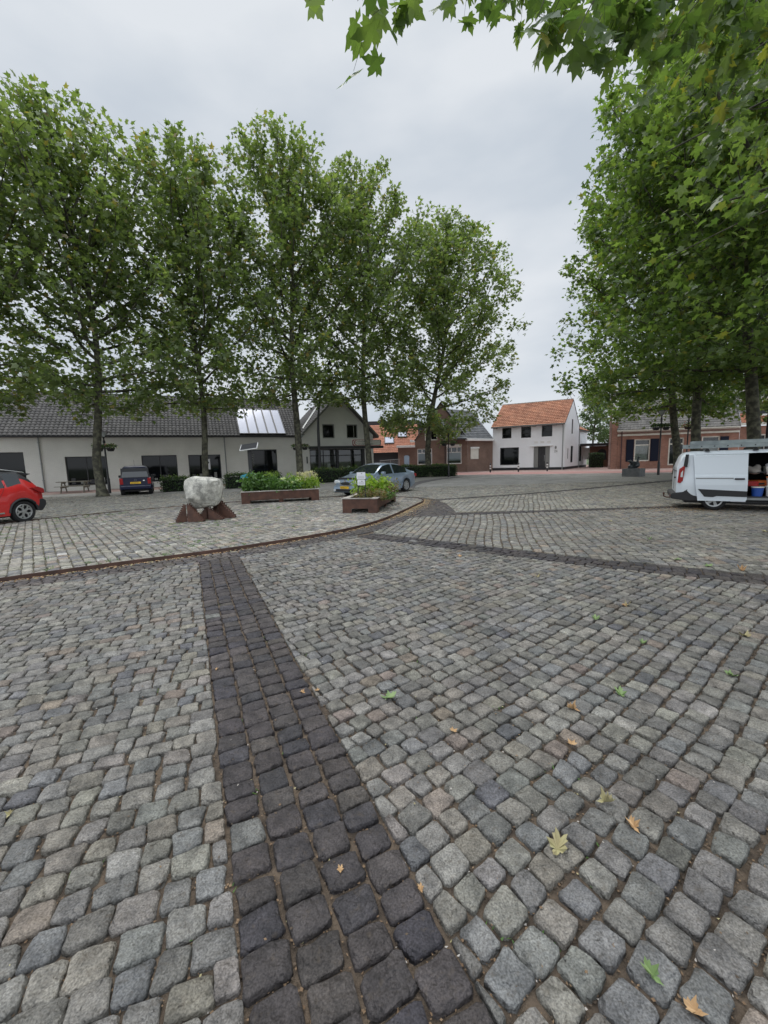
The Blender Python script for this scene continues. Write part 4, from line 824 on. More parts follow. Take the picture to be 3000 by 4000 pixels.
def grow(seed, H, R0, base=4.6, lean=(0, 0), nl=46, dens=1.0, size=.265, r_trunk=.27, off=(0, 0), fill=1.0):
    """trunk with ascending limbs that end at a lumpy rounded envelope; leaves sit along limbs and in clumps between them"""
    rnd = random.Random(seed); rs = np.random.RandomState(seed); tk = MB(); br = MB(); pts = []; outw = []
    def tp(z): k = z / H; return Vector((lean[0] * k + .16 * math.sin(z * .45 + seed), lean[1] * k + .16 * math.cos(z * .38 + seed * 2), z))
    o = tp(0); o.z = 0
    def axis(z): k = min(1, max(0, (z - 2) / (H * .5))); p = tp(z) - o; return (p.x + off[0] * k, p.y + off[1] * k)
    def env(x, y, z):
        ax_, ay_ = axis(z); az = math.atan2(y - ay_, x - ax_); u = (z - base) / (H - base)
        return R0 * ENV(u) * (1 + .30 * mn.noise(Vector((math.cos(az) * 1.6 + seed, math.sin(az) * 1.6, z * .42))) + .10 * mn.noise(Vector((math.cos(az) * 4, math.sin(az) * 4 + seed, z * 1.1)))), math.hypot(x - ax_, y - ay_)
    zs = [-.1, .12, .45, 1.0] + [1.0 + (H * .93 - 1) * (i / 16) for i in range(1, 17)]
    rad = [r_trunk * 1.75, r_trunk * 1.4, r_trunk * 1.12, r_trunk] + [max(.02, r_trunk * (1 - .93 * (i / 16) ** 1.1)) for i in range(1, 17)]
    tk.tube([Vector((*((axis(z)[0], axis(z)[1]) if z > 2 else ((tp(z) - o).x, (tp(z) - o).y)), z)) for z in zs], rad, 12)
    def cluster(q, e2, m, sp, sd):
        u = rs.uniform(.15, 1.1, m); c = np.array(q)[None] * (1 - u[:, None]) + np.array(e2)[None] * u[:, None] + rs.normal(0, sp, (m, 3)); pts.append(c)
        ow = Vector((q.x, q.y, 0)); ow = ow.normalized() if ow.length > .01 else ow; outw.append(np.tile(np.array(ow * .7 + sd * .4), (m, 1)))
    for i in range(nl):
        k = i / (nl - 1); z = base - .5 + (H * .88 - base) * k ** .95; az = i * 2.39996 + rnd.uniform(-.4, .4); el = R(12 + 50 * k + rnd.uniform(-8, 8)) if k > .1 else R(0 + rnd.uniform(-8, 10))
        p = Vector((*axis(z), z)); P = [p.copy()]; d = Vector((math.cos(az) * math.cos(el), math.sin(az) * math.cos(el), math.sin(el))); st = .62
        for j in range(16):
            d = (d + Vector((rnd.uniform(-.13, .13), rnd.uniform(-.13, .13), (.06 if k > .15 else -.02) + rnd.uniform(-.09, .09)))).normalized(); p = p + d * st; r_, dd_ = env(*p)
            if (dd_ > r_ * .93 and j > 1) or p.z > H * .98: break
            P.append(p.copy())
        n = len(P) - 1
        if n < 1: continue
        L = n * st; r0_ = min(.10, .018 * L + .02) * (1 - .4 * k); tk.tube(P, [r0_ * (1 - .85 * j / n) for j in range(n + 1)], 6, cap=False); ns = int(4 + L * 2.3)
        for s_ in range(ns):
            t = .1 + .9 * (s_ + rnd.random()) / ns; f = t * n; j = min(n - 1, int(f)); q = P[j].lerp(P[j + 1], f - j)
            sd = ((P[j + 1] - P[j]).normalized() * rnd.uniform(.2, .9) + Vector((rnd.gauss(0, .8), rnd.gauss(0, .8), rnd.gauss(.15, .6)))).normalized(); l2 = rnd.uniform(.5, 1.3) * (1 - .25 * k)
            e1 = q + sd * l2 * .5 + Vector((0, 0, .05)); e2 = q + sd * l2; br.tube([q, e1, e2], [.013, .009, .004], 3, cap=False); cluster(q, e2, max(4, int(rnd.uniform(12, 30) * dens)), .17 + .05 * l2, sd)
    nf = int(fill * .45 * R0 * R0 * (H - base))
    for _ in range(nf):
        z = base + (H - base) * (rnd.uniform(0, 1) ** 1.25 * 1.01 - .03); a_ = rnd.uniform(0, 6.28); ax_, ay_ = axis(z); r_, _d = env(ax_ + math.cos(a_), ay_ + math.sin(a_), z); rr_ = r_ * math.sqrt(rnd.uniform(.18, .98))
        q = Vector((ax_ + rr_ * math.cos(a_), ay_ + rr_ * math.sin(a_), z)); sd = Vector((math.cos(a_) * .6, math.sin(a_) * .6, rnd.uniform(.1, .9))).normalized(); l2 = rnd.uniform(.4, 1.0); br.tube([q - sd * l2 * .8, q, q + sd * l2 * .6], [.012, .009, .004], 3, cap=False); cluster(q - sd * l2 * .5, q + sd * l2 * .6, max(6, int(rnd.uniform(18, 46) * dens)), .24, sd)
    pts = np.concatenate(pts); outw = np.concatenate(outw); keep = np.ones(len(pts), bool)
    for i_ in range(len(pts)):
        r_, d_ = env(*pts[i_])
        if d_ > r_ * 1.10 + .12: keep[i_] = rnd.random() < .12
    pts, outw = pts[keep], outw[keep]
    return tk, br, leaves(pts, size, rs, outw)
def tree(seed, loc, label, group, rz=0.0, m='leafA', **kw):
    tk, br, V = grow(seed, **kw); e = empty('plane_tree', (loc[0], loc[1], 0), rz, label, 'tree', group)
    t = tk.build('trunk', MT['bark'], e, smooth=True, sharp=False); br.build('twigs', MT['branch'], t); leaf_obj('crown', V, m, e); return e, V
def again(src, loc, rz, label, sc=(1, 1, 1)):
    e = copy_tree(src); e.location = (loc[0], loc[1], 0); e.rotation_euler = (0, 0, rz); e.scale = sc; e['label'] = label; return e
GL, GR = 'plane trees in the row on the left', 'plane trees in the row on the right'
t1, _ = tree(11, (-16.0, 22.9), 'leftmost plane tree, its trunk between the picnic table and the dark blue car', GL, H=19.8, R0=5.9, base=5.4, dens=.82, r_trunk=.225, lean=(-2.2, 0), off=(1.6, 0))
t2, _ = tree(12, (-11.7, 26.6), 'plane tree whose trunk rises straight behind the pale boulder', GL, H=20.4, R0=5.5, base=5.7, dens=.82, r_trunk=.20, lean=(-1.3, 0), off=(1, 0))
t3, _ = tree(13, (-6.15, 30.0), 'plane tree standing behind the cream plumes at the end of the long planter', GL, H=23.2, R0=6.0, base=6.6, dens=.82, r_trunk=.26, lean=(-1.0, 0), off=(.8, 0))
t4, _ = tree(14, (-1.1, 33.5), 'plane tree whose trunk hides the end of the cream shop sign', GL, H=23.8, R0=6.1, base=6.9, dens=.82, r_trunk=.25)
t5, _ = tree(15, (4.2, 36.6), 'plane tree growing out of the clipped hedge in front of the brown brick house', GL, H=21.6, R0=6.6, base=4.6, dens=.98, r_trunk=.26, off=(1.6, 0))
again(t2, (-21.0, 19.3), 1.1, 'plane tree at the far left edge whose trunk is out of sight', (1.1, 1.1, .93))
r1, _ = tree(21, (22.2, 30.3), 'farthest plane tree on the right, next to the street lamp with flower baskets', GR, m='leafB', H=21.5, R0=7.2, base=5.2, r_trunk=.27, size=.26, dens=1.0, off=(-1.0, 0))
r2, _ = tree(22, (18.3, 23.6), 'middle plane tree on the right, its trunk rising behind the rear of the white van', GR, m='leafB', H=21.0, R0=7.2, base=5.2, r_trunk=.25, size=.25, dens=1.0, off=(-.8, 0))
r3, _ = tree(23, (16.9, 18.6), 'thick leaning plane tree behind the ladders on the white van', GR, m='leafB', H=20.0, R0=7.0, base=5.3, r_trunk=.27, size=.24, dens=1.05, lean=(1.0, .3), off=(-2.2, 0))
r4, _ = tree(24, (14.6, 12.2), 'plane tree at the right edge, its crown hanging over the white van', GR, m='leafB', H=18.0, R0=6.6, base=5.6, r_trunk=.26, size=.23, dens=1.05, off=(-.8, 0))
again(r2, (30.5, 30.0), 2.6, 'plane tree behind the others whose leaves touch the red brick roof', (.9, .9, .9))
b1_, _ = tree(41, (33.2, 64.0), 'slender tree seen between the white house and the red brick house', 'trees beyond the houses', m='bgleaf', H=12.5, R0=3.2, base=4.5, r_trunk=.16, size=.3, dens=.7, nl=26)
b2_, _ = tree(42, (38.5, 66.0), 'low bushy green tree behind the carport roof', 'trees beyond the houses', m='bgleaf', H=8.0, R0=3.6, base=1.6, r_trunk=.16, size=.3, dens=1.0, nl=26)
# nearest tree: its own trunk stands to the right of the picture, long low limbs hang over the square
near = empty('plane_tree', (9.8, 4.6, 0), 0, 'nearest plane tree, only its big leaves hang into the top right corner', 'tree', GR)
tk, br, V = grow(31, H=16.5, R0=6.6, base=5.9, r_trunk=.27, size=.20, dens=1.2); t = tk.build('trunk', MT['bark'], near, smooth=True, sharp=False); br.build('twigs', MT['branch'], t); leaf_obj('crown', V, 'leafB', near)
rsn = np.random.RandomState(9); VV = []; tw = MB(); rnd = random.Random(9)
def sprig(a, b, n, size, spread=.075, r=.007, tmpl=LEAF1):
    a, b = Vector(a), Vector(b); P = [a, a.lerp(b, .35) + Vector((0, 0, .12)), a.lerp(b, .7) + Vector((0, 0, .08)), b]; tw.tube([p - near.location for p in P], [r, r * .8, r * .5, r * .3], 5, cap=False)
    u = np.sort(rsn.uniform(.12, 1.05, n)); base_ = np.array(a)[None] * (1 - u[:, None]) + np.array(b)[None] * u[:, None]; pos = base_ + rsn.normal(0, spread, (n, 3)) - np.array([0, 0, .08]); lv = leaves(pos, size, rsn, None, droop=2.4, tmpl=tmpl, flat=.95); VV.append(lv - np.array(near.location)[None, None])
    for p, q in zip(base_[::2], pos[::2]): tw.tube([Vector(p) - near.location, Vector(q) - near.location], [.0018, .0012], 3, cap=False)
NEAR = [((0.09, 3.23, 5.12), (-0.08, 3.0, 4.55), 9, 0.15),
        ((0.17, 3.21, 4.93), (-0.04, 2.98, 4.36), 9, 0.15),
        ((0.35, 3.28, 5.04), (0.07, 3.05, 4.55), 9, 0.15),
        ((-0.26, 3.5, 5.55), (-0.36, 3.24, 4.87), 3, 0.15),
        ((0.91, 4.23, 6.2), (0.64, 3.93, 5.52), 13, 0.13),
        ((1.25, 4.1, 6.03), (0.74, 3.81, 5.33), 13, 0.13),
        ((1.42, 4.1, 6.05), (0.95, 3.81, 5.35), 13, 0.13),
        ((1.44, 3.96, 5.79), (1.05, 3.69, 5.18), 13, 0.13),
        ((1.57, 3.86, 5.83), (1.17, 3.57, 5.08), 13, 0.13),
        ((1.56, 3.7, 5.4), (1.2, 3.43, 4.72), 11, 0.17),
        ((1.74, 3.69, 5.38), (1.34, 3.44, 4.83), 11, 0.17),
        ((1.93, 3.68, 5.26), (1.49, 3.41, 4.62), 11, 0.17),
        ((1.86, 3.96, 5.78), (1.54, 3.69, 5.18), 11, 0.17),
        ((2.28, 3.93, 5.6), (1.77, 3.66, 4.94), 26, 0.13),
        ((2.44, 4.05, 5.64), (1.95, 3.75, 4.87), 26, 0.13),
        ((2.6, 4.08, 5.89), (2.1, 3.78, 5.1), 26, 0.13),
        ((2.31, 4.23, 6.2), (1.91, 3.92, 5.4), 26, 0.13),
        ((2.83, 4.28, 5.8), (2.38, 3.96, 4.97), 26, 0.13),
        ((3.12, 4.16, 5.66), (2.53, 3.87, 5.04), 26, 0.13),
        ((2.83, 4.33, 6.14), (2.48, 4.02, 5.46), 26, 0.13),
        ((3.57, 4.38, 5.7), (2.9, 4.07, 4.99), 26, 0.13),
        ((3.46, 4.3, 5.98), (2.92, 4.0, 5.29), 26, 0.13),
        ((3.19, 4.22, 6.18), (2.72, 3.93, 5.47), 26, 0.13),
        ((3.7, 4.4, 5.86), (3.23, 4.08, 5.09), 26, 0.13),
        ((3.78, 4.34, 6.23), (3.24, 4.02, 5.39), 26, 0.13),
        ((4.28, 4.62, 5.92), (3.64, 4.27, 5.04), 26, 0.13),
        ((4.21, 4.83, 5.9), (3.5, 4.47, 4.98), 26, 0.13),
        ((4.89, 5.23, 5.67), (4.17, 4.86, 4.92), 26, 0.13),
        ((3.89, 5.09, 6.29), (3.17, 4.71, 5.32), 26, 0.13),
        ((3.84, 5.56, 6.63), (3.06, 5.16, 5.68), 26, 0.13),
        ((4.74, 5.7, 6.07), (3.97, 5.31, 5.23), 26, 0.13),
        ((5.67, 6.1, 5.86), (4.75, 5.66, 4.87), 26, 0.13)]
for a, b, n, s in NEAR: sprig(a, b, n, s)
sprl = np.concatenate(VV); leaf_obj('low_leaves', sprl, 'leafB', near); tw.build('low_twigs', MT['branch'], near)
limbs = MB(); nl_ = Vector(near.location)
for a, b, r in (((9.6, 4.5, 6.2), (2.2, 3.6, 5.2), .07), ((9.6, 4.6, 5.4), (3.9, 4.3, 5.1), .06), ((9.7, 4.8, 6.8), (4.6, 7.0, 6.3), .07), ((9.7, 4.7, 6.0), (1.4, 4.3, 6.2), .06), ((9.7, 4.7, 5.6), (6.0, 9.0, 5.6), .06), ((2.2, 3.6, 5.2), (.3, 2.9, 4.85), .02)):
    a, b = Vector(a) - nl_, Vector(b) - nl_; limbs.tube([a.lerp(b, k / 5) + Vector((0, 0, .35 * math.sin(math.pi * k / 5))) for k in range(6)], [r * .45 * (1 - .14 * k) for k in range(6)], 6)
limbs.build('low_limbs', MT['bark'], near, smooth=True, sharp=False)

# ------------------------------------------------------------------ hedges and planting
def oval(detail=0): return np.array([(0, 0, 0), (.28, .25, .03), (.3, .6, .03), (0, 1, -.05), (-.3, .6, .03), (-.28, .25, .03)])
OV = oval(); NEEDLE = np.array([(0, 0, 0), (.13, .4, .02), (0, 1, -.03), (-.13, .4, .02)])
def hedge(name, P, wd, h, label, n=None, seed=1, group='clipped hedges along the tree row', top=True, leafs=.085):
    rs_ = np.random.RandomState(seed); e = empty(name, (P[0][0], P[0][1], 0), 0, label, 'hedge', group); o_ = np.array([P[0][0], P[0][1], 0])
    a, b = Vector((P[0][0], P[0][1], 0)), Vector((P[1][0], P[1][1], 0)); d = b - a; L = d.length; d.normalize(); q = Vector((-d.y, d.x, 0)); n = n or int(L * 900)
    mb = MB(lambda p: tuple(d * p[0] + q * p[1] + Vector((0, 0, p[2])))); mb.box(.08, L - .08, -wd / 2 + .08, wd / 2 - .08, 0, h - .1); mb.build('stems', MT['dark'], e)  # solid near-black core; shade between the leaves is put into its colour
    def surf(n, tp):
        u = rs_.uniform(0, L, n); f = rs_.uniform(0, 1, n); ft = 1.0 if tp else .38
        v = rs_.uniform(-wd / 2, wd / 2, n); z = np.full(n, h); s_ = f > ft; v[s_] = np.sign(rs_.uniform(-.7, .3, s_.sum())) * wd / 2; z[s_] = rs_.uniform(.04, h, s_.sum()); z += .05 * np.sin(u * 2.3) * (z > h * .8)
        en = rs_.uniform(0, 1, n) < .05; u[en] = rs_.choice([0, L], en.sum()); z[en] = rs_.uniform(.05, h, en.sum())
        p = np.outer(u, np.array(d)) + np.outer(v, np.array(q)); p[:, 2] = z; return p + rs_.normal(0, .045, (n, 3))
    leaf_obj('foliage', leaves(surf(n, False), leafs, rs_, None, .3, OV, 1.2), 'hedge', e)
    if top: p = surf(int(L * 130), True); p[:, 2] += np.abs(rs_.normal(0, .07, len(p))); leaf_obj('new_growth', leaves(p, leafs, rs_, None, -.6, OV, 1.2), 'hedgetop', e)
    return e
hedge('hedge', [(-15.6, 24.1), (-14.9, 24.6)], .9, .88, 'short piece of hedge between the leftmost trunk and the dark blue car', seed=1)
hedge('hedge', [(-14.0, 25.4), (-11.9, 26.5)], .8, .8, 'loose low hedge just right of the dark blue car, under the big shop windows', seed=2)
hedge('hedge', [(-10.6, 27.0), (-7.4, 28.9)], .8, .85, 'dark hedge strip behind the boulder, left of the long planter', seed=3)
hedge('hedge', [(-5.4, 31.4), (-1.2, 33.9)], 1.0, .98, 'dark hedge in front of the black framed shopfront', seed=4)
hedge('hedge', [(1.6, 36.4), (6.6, 37.4)], 1.3, .98, 'broad clipped hedge with pale new shoots in front of the brown brick house', seed=5, n=6500)
hedge('ivy_block', [(25.6, 50.2), (27.2, 49.9)], .8, 1.7, 'tall dark block of ivy beside the white house and the carport', seed=6, group=None, top=False, n=2500)
def bush(name, loc, rx, ry, h, label, m, n, size, cat='plant', seed=1, parent=None, z0=0.0, rz=0.0, tm=OV, spiky=0.0, stems=14, flowers=None, group=None, wdroop=.1):
    rs_ = np.random.RandomState(seed); rn_ = random.Random(seed); e = empty(name, (loc[0], loc[1], z0), rz, label, cat, group); st = MB(); P = []
    for k in range(stems):
        a = rn_.uniform(0, 6.28); r = math.sqrt(rn_.random()); bx, by = rx * r * math.cos(a) * .75, ry * r * math.sin(a) * .75; hh = h * rn_.uniform(.65, 1.08) * (1 - .25 * r); tx, ty = bx * 1.35, by * 1.35
        st.tube([(bx * .8, by * .8, 0), (bx, by, hh * .5), (tx, ty, hh)], [.007, .005, .003], 3, cap=False)
        m_ = n // stems; t = rs_.uniform(.06, 1, m_) ** (.8); c = np.stack([bx * .8 + (tx - bx * .8) * t, by * .8 + (ty - by * .8) * t, hh * t], 1); sp = (.10 + .06 * rx) * (1 - spiky * t[:, None]); P.append(c + rs_.normal(0, 1, (m_, 3)) * sp * np.array([1, 1, .5]))
    st.build('stems', MT['hedge'], e); P = np.concatenate(P); P[:, 2] = np.maximum(P[:, 2], -.02 if z0 > .1 else .01); leaf_obj('foliage', leaves(P, size, rs_, None, wdroop, tm, 1.0), m, e)
    if flowers:
        fm, cnt, fs, hz = flowers; q = []; 
        for k in range(cnt):
            a = rn_.uniform(0, 6.28); r = math.sqrt(rn_.random()); c = np.array([rx * r * math.cos(a), ry * r * math.sin(a), h * rn_.uniform(*hz)]); q.append(c + rs_.normal(0, fs, (26, 3)) * np.array([1, 1, .45]))
        leaf_obj('flowers', leaves(np.concatenate(q), fs * .8, rs_, None, -.2, OV, 1.0), fm, e)
    return e

# ------------------------------------------------------------------ planters
def planter(O, E, wd, h, label, feet):
    fr = Frame(O, E); e = empty('corten_planter', (O[0], O[1], IZ), 0, label, 'planter', 'rusty steel planters on the paved island'); L = fr.L; t = .012; c = .13
    mb = fr.mb()
    mb.prism([(0, 0), (feet, 0), (feet, c), (L - feet, c), (L - feet, 0), (L, 0), (L, h), (0, h)], 0, t); mb.prism([(0, 0), (feet, 0), (feet, c), (L - feet, c), (L - feet, 0), (L, 0), (L, h), (0, h)], wd - t, wd)
    ef = .28; q = [(t, 0), (ef, 0), (ef, c), (wd - ef, c), (wd - ef, 0), (wd - t, 0), (wd - t, h), (t, h)]
    mb.prism(q, 0.001, t, ax='x'); mb.prism(q, L - t, L - .001, ax='x'); mb.box(L / 2 - .09, L / 2 + .09, .05, .09, 0, c); mb.build('box', MT['corten'], e)
    mb = fr.mb(); mb.box(t, L - t, t, wd - t, c + .02, h - .09); mb.build('soil', MT['soil'], e)
    mb = fr.mb(); rw = .17; [mb.box(*b, h + .002, h + .03) for b in ((-.02, L + .02, -.02, rw), (-.02, L + .02, wd - rw, wd + .02), (-.02, rw * .5, rw, wd - rw), (L - rw * .5, L + .02, rw, wd - rw))]; mb.build('rim', MT['rimwood'], e, bevel=.004); return e, fr
p1, f1 = planter((-5.58, 15.72), (-2.66, 16.55), 1.05, .45, 'long rusty steel planter full of green plants and cream plumes, right of the boulder', .32)
f1w = lambda s, t: (p1.location.x + f1.T((s, t, 0))[0], p1.location.y + f1.T((s, t, 0))[1])
pg = None
bush('shrub', f1w(.42, .5), .36, .38, .95, 'tall bright green leafy plant at the left end of the long planter', 'midgreen', 1500, .12, seed=1, z0=.42, stems=16, spiky=.4)
bush('shrub', f1w(1.0, .62), .5, .38, .82, 'fine dark green shrub with yellow buds in the middle of the long planter', 'midgreen', 2300, .07, seed=2, z0=.42, stems=26, flowers=('lime', 10, .05, (.8, 1.0)))
bush('hydrangea', f1w(1.75, .42), .55, .35, .52, 'hydrangea with creamy white flat flower heads in the long planter', 'midgreen', 1600, .11, 'plant', seed=3, z0=.42, stems=18, flowers=('white_fl', 9, .06, (.75, 1.08)))
bush('shrub', f1w(2.05, .72), .3, .28, .78, 'upright yellow green plant behind the white hydrangea', 'lime', 600, .08, seed=4, z0=.42, stems=12, spiky=.5)
bush('astilbe', f1w(2.6, .5), .42, .42, .72, 'feathery cream plumes over pale leaves at the right end of the long planter', 'lime', 1100, .08, 'plant', seed=5, z0=.42, stems=18, flowers=('cream_fl', 46, .045, (.65, 1.12)))
p2, f2 = planter((-.20, 11.94), (.46, 15.2), 1.08, .42, 'rusty steel planter with lime green plants, set end on near the tip of the island', .3)
f2w = lambda s, t: (p2.location.x + f2.T((s, t, 0))[0], p2.location.y + f2.T((s, t, 0))[1])
bush('shrub', f2w(1.0, .42), .52, .42, .80, 'lime green leafy shrub rising highest in the planter set end on', 'lime', 1500, .11, seed=11, z0=.40, stems=20, spiky=.4, rz=.2)
bush('ground_cover', f2w(.42, .30), .42, .34, .34, 'low pale reddish plants spilling over the near rim of the end on planter', 'pinkish', 1700, .05, 'plant', seed=12, z0=.40, stems=40)
bush('ground_cover', f2w(.95, .08), .45, .22, .22, 'low green mound trailing over the long side of the end on planter', 'midgreen', 1100, .05, 'plant', seed=13, z0=.40, stems=30)
bush('shrub', f2w(2.3, .35), .55, .36, .55, 'reddish tipped fine shrub at the far end of the planter set end on', 'pinkish', 1500, .07, seed=14, z0=.40, stems=26)
# information panel on the planter
ip = empty('notice_stand', (*f2w(.16, .5), .50), R(-6), 'black twin post stand with two white notice panels on the near planter', 'sign')
for x in (-.11, .11): mb = MB(); mb.box(x - .014, x + .014, -.014, .014, 0, .76); mb.build('post', MT['black'], ip)
mb = MB(); [mb.box(-.096, .096, -.010, .010, z, z + .02) for z in (.30, .54)]; mb.build('rail', MT['black'], ip)
for z0, z1, w_ in ((.545, .76, .13), (.37, .53, .115)):
    mb = MB(); q = rrect(-w_, w_, z0, z1, .02, 4); mb.prism(q, -.045, -.03); o = mb.build('panel', MT['paper'], ip); mb = MB(); cx, cz = (.02, z1 - .04); mb.prism([(cx + .022 * math.cos(R(a)), cz + .014 * math.sin(R(a))) for a in range(0, 360, 40)], -.048, -.0455)
    for k in range(4): mb.box(-w_ + .03, w_ - .03, -.048, -.0455, z0 + .03 + k * .022, z0 + .035 + k * .022)
    mb.build('print', MT['zinc'], o)

# ------------------------------------------------------------------ boulder on its steel wedges
def boulder():
    import bmesh
    bm = bmesh.new(); bmesh.ops.create_icosphere(bm, subdivisions=5, radius=1)
    prof = [(-1, .50, .50), (-.6, .62, .1)]
    for v in bm.verts:
        p = v.co.copy(); x, y, z = p
        q = Vector((math.copysign(abs(x) ** .42, x), math.copysign(abs(y) ** .55, y), math.copysign(abs(z) ** .42, z)))
        X = q.x * .56; Z = q.z * .44; Y = q.y * .45
        wz = (Z + .46) / .92; X *= .80 + .24 * min(1, wz * 1.5) - .08 * max(0, wz - .6); X += .03 - .10 * (1 - wz) * (1 if X < 0 else .2)
        Z += -.10 * (X + .2) * (1 if Z > 0 else .3); Z += .10 * max(0, abs(X) - .3) * (1 if Z < 0 else 0) * 1.6
        for n_, d_ in (((-.5, -.75, .35), .50), ((.45, -.85, -.15), .47), ((.1, -.6, .8), .56), ((-.3, -.8, -.6), .5), ((.8, -.4, .1), .60)):
            n_ = Vector(n_).normalized(); e = Vector((X, Y, Z)).dot(n_) - d_ * .96
            if e > 0: X -= n_.x * e * .85; Y -= n_.y * e * .85; Z -= n_.z * e * .85
        c = Vector((X, Y, Z)); d = mn.fractal(c * 2.4 + Vector((3, 1, 7)), 1.0, 2.0, 6) * .03 + abs(mn.noise(c * 5.5)) * -.035 + mn.fractal(c * 14, 1, 2, 3) * .008
        v.co = c + p * d
    me = bpy.data.meshes.new('boulder'); bm.to_mesh(me); bm.free(); [setattr(f, 'use_smooth', True) for f in me.polygons]; return me
MT['rock'] = mat('pale_rock', (.20, .195, .175), .85, col2=(.49, .475, .42), cscale=4.5, cpos=(.34, .60), bump=1.0, bscale=11, detail=14, dist=.7, speck=(40, .25))
me = boulder(); me.materials.append(MT['rock']); bo = bpy.data.objects.new('boulder', me); link(bo); bo.location = (-5.18, 11.62, IZ + .80); bo.rotation_euler = (0, R(-3), R(20)); bo.scale = (.88, .95, 1.0); ws_scale = .86; tag(bo, 'big pale rough boulder propped up on toothed rusty steel wedges', 'boulder')
ws = empty('steel_trestle', (-5.18, 11.62, IZ), R(22), 'rusty steel wedges with toothed edges carrying the pale boulder', 'sculpture base')
def wedge(x0, y0, L, h, dirx, gapw=.16, rz=0, ht=.10):
    "upright I-shaped wedge: vertical at x0, slopes down to x0+dirx*L; toothed slope"
    mb = MB(); X = Matrix.Translation((x0, y0, 0)) @ Matrix.Rotation(rz, 4, 'Z'); n = 9; S = []
    for k in range(n + 1):
        t = k / n; S.append((t * L, h - t * (h - .04)));
        if k < n: S.append(((t + .5 / n) * L + .026, h - (t + .5 / n) * (h - .04) + .034)); S.append(((t + .7 / n) * L - .008, h - (t + .7 / n) * (h - .04) - .012))
    poly = [(0, 0)] + [(L, 0)] + S[::-1]
    for yy in (-gapw / 2, gapw / 2 - .012):
        a = [X @ Vector((dirx * p[0], yy, p[1])) for p in poly]; b = [X @ Vector((dirx * p[0], yy + .012, p[1])) for p in poly]; mb.face(a); mb.face(b[::-1]); m = len(poly)
        for k in range(m): mb.face([a[k], b[k], b[(k + 1) % m], a[(k + 1) % m]])
    q = [X @ Vector((dirx * p[0], yy, p[1])) for p, yy in (((0, h - .03), -gapw / 2 + .013), ((L - .02, .03), -gapw / 2 + .013), ((L - .02, .03), gapw / 2 - .013), ((0, h - .03), gapw / 2 - .013))]; mb.face(q, 1); mb.face([p - Vector((0, 0, .012)) for p in q][::-1], 1)
    return mb.build('wedge', [MT['corten2'], MT['corten']], ws)
for (x0, y0, L, h, dx, rz) in ((-.60, -.30, .30, .50, -1, R(22)), (-.50, -.38, .50, .52, 1, R(-26)), (.02, -.12, .30, .36, -1, R(12)), (.10, -.24, .46, .36, 1, R(-24)), (.44, .12, .55, .56, 1, R(-30)), (.38, .42, .4, .5, -1, R(60)), (-.35, .42, .35, .5, -1, R(-40))): wedge(x0, y0, L, h, dx, rz=rz)
mb = MB(); mb.box(-.70, .70, -.2, .35, .001, .015); mb.box(-.05, .10, .05, .15, .015, .34); mb.build('base_plate', MT['corten'], ws); ws.scale = (.86, .86, .98)

# ------------------------------------------------------------------ street furniture
def lamp(loc, H, hb, label, scale=1.0, baskets=True, seed=1):
    e = empty('street_lamp', (*loc, 0), 0, label, 'street lamp', 'street lamps with a flat lantern'); mb = MB()
    mb.lathe([(.085, 0), (.085, .9), (.055, .98), (.05, H - .75), (.075, H - .73), (.075, H - .6), (.04, H - .55), (.04, H - .42), (.09, H - .36)], 14); mb.build('pole', MT['black'], e, smooth=True)
    mb = MB(); mb.lathe([(.04, H - .40), (.28, H - .07), (.30, H - .05)], 16); mb.build('lamp_glass', MT['lampglass'], e)
    mb = MB(); [mb.tube([(.06 * math.cos(a), .06 * math.sin(a), H - .38), (.31 * math.cos(a), .31 * math.sin(a), H - .05)], .012, 5) for a in (0, 1.57, 3.14, 4.71)]; mb.lathe([(.31, H - .06), (.40, H - .05), (.40, H - .03), (.12, H), (0, H)], 20); mb.build('lantern', MT['black'], e)
    if baskets:
        be = empty('flower_basket', (loc[0], loc[1], hb), 0, 'planted baskets on the pole of the ' + label.replace('on the right', '').replace('brown brick', 'brown'), 'flower basket', 'flower baskets hung on lamps')
        mb = MB()
        for sx in (-.36, .36): mb.lathe([(.0, -.22), (.16, -.2), (.26, .0), (.25, .0)], 12, X=Matrix.Translation((sx, 0, 0)))
        mb.box(-.4, .4, -.03, .03, -.02, .0); mb.build('basket', MT['black'], be)
        rs_ = np.random.RandomState(seed); 
        for m, n, sz in (('hedge', 420, .085), ('midgreen', 260, .08), ('white_fl', 70, .06), ('pink_fl', 60, .055)):
            k = rs_.choice([-.36, .36], n); a = rs_.uniform(0, 6.28, n); r = rs_.uniform(.1, .38, n); P = np.stack([k + r * np.cos(a), r * np.sin(a), .12 - .45 * np.maximum(0, r - .2) * rs_.uniform(0, 2, n) + rs_.uniform(-.03, .14, n)], 1); leaf_obj('flowers' if 'fl' in m else 'foliage', leaves(P, sz, rs_, None, .8, OV, 1.1), m, be)
    return e
lamp((-17.35, 25.5), 3.86, 2.82, 'lamp beside the leftmost tree trunk', seed=1)
lamp((-6.45, 32.0), 3.8, 2.78, 'lamp hidden behind the tree by the long planter', seed=2)
lamp((5.75, 35.3), 4.22, 2.88, 'lamp standing in the hedge before the brown brick house', seed=3)
lamp((20.1, 29.4), 4.62, 3.42, 'lamp beside the bronze sculpture on the right', seed=4)
e = empty('flower_basket', (24.4, 32.5, 3.6), 0, 'basket of pink and white flowers behind the middle trunk on the right', 'flower basket', 'flower baskets hung on lamps')
mb = MB(); mb.lathe([(0, -.22), (.2, -.2), (.32, 0), (.3, 0)], 12); mb.tube([(0, 0, -3.6), (0, 0, .9)], .05, 8); mb.build('basket', MT['black'], e); rs_ = np.random.RandomState(8)
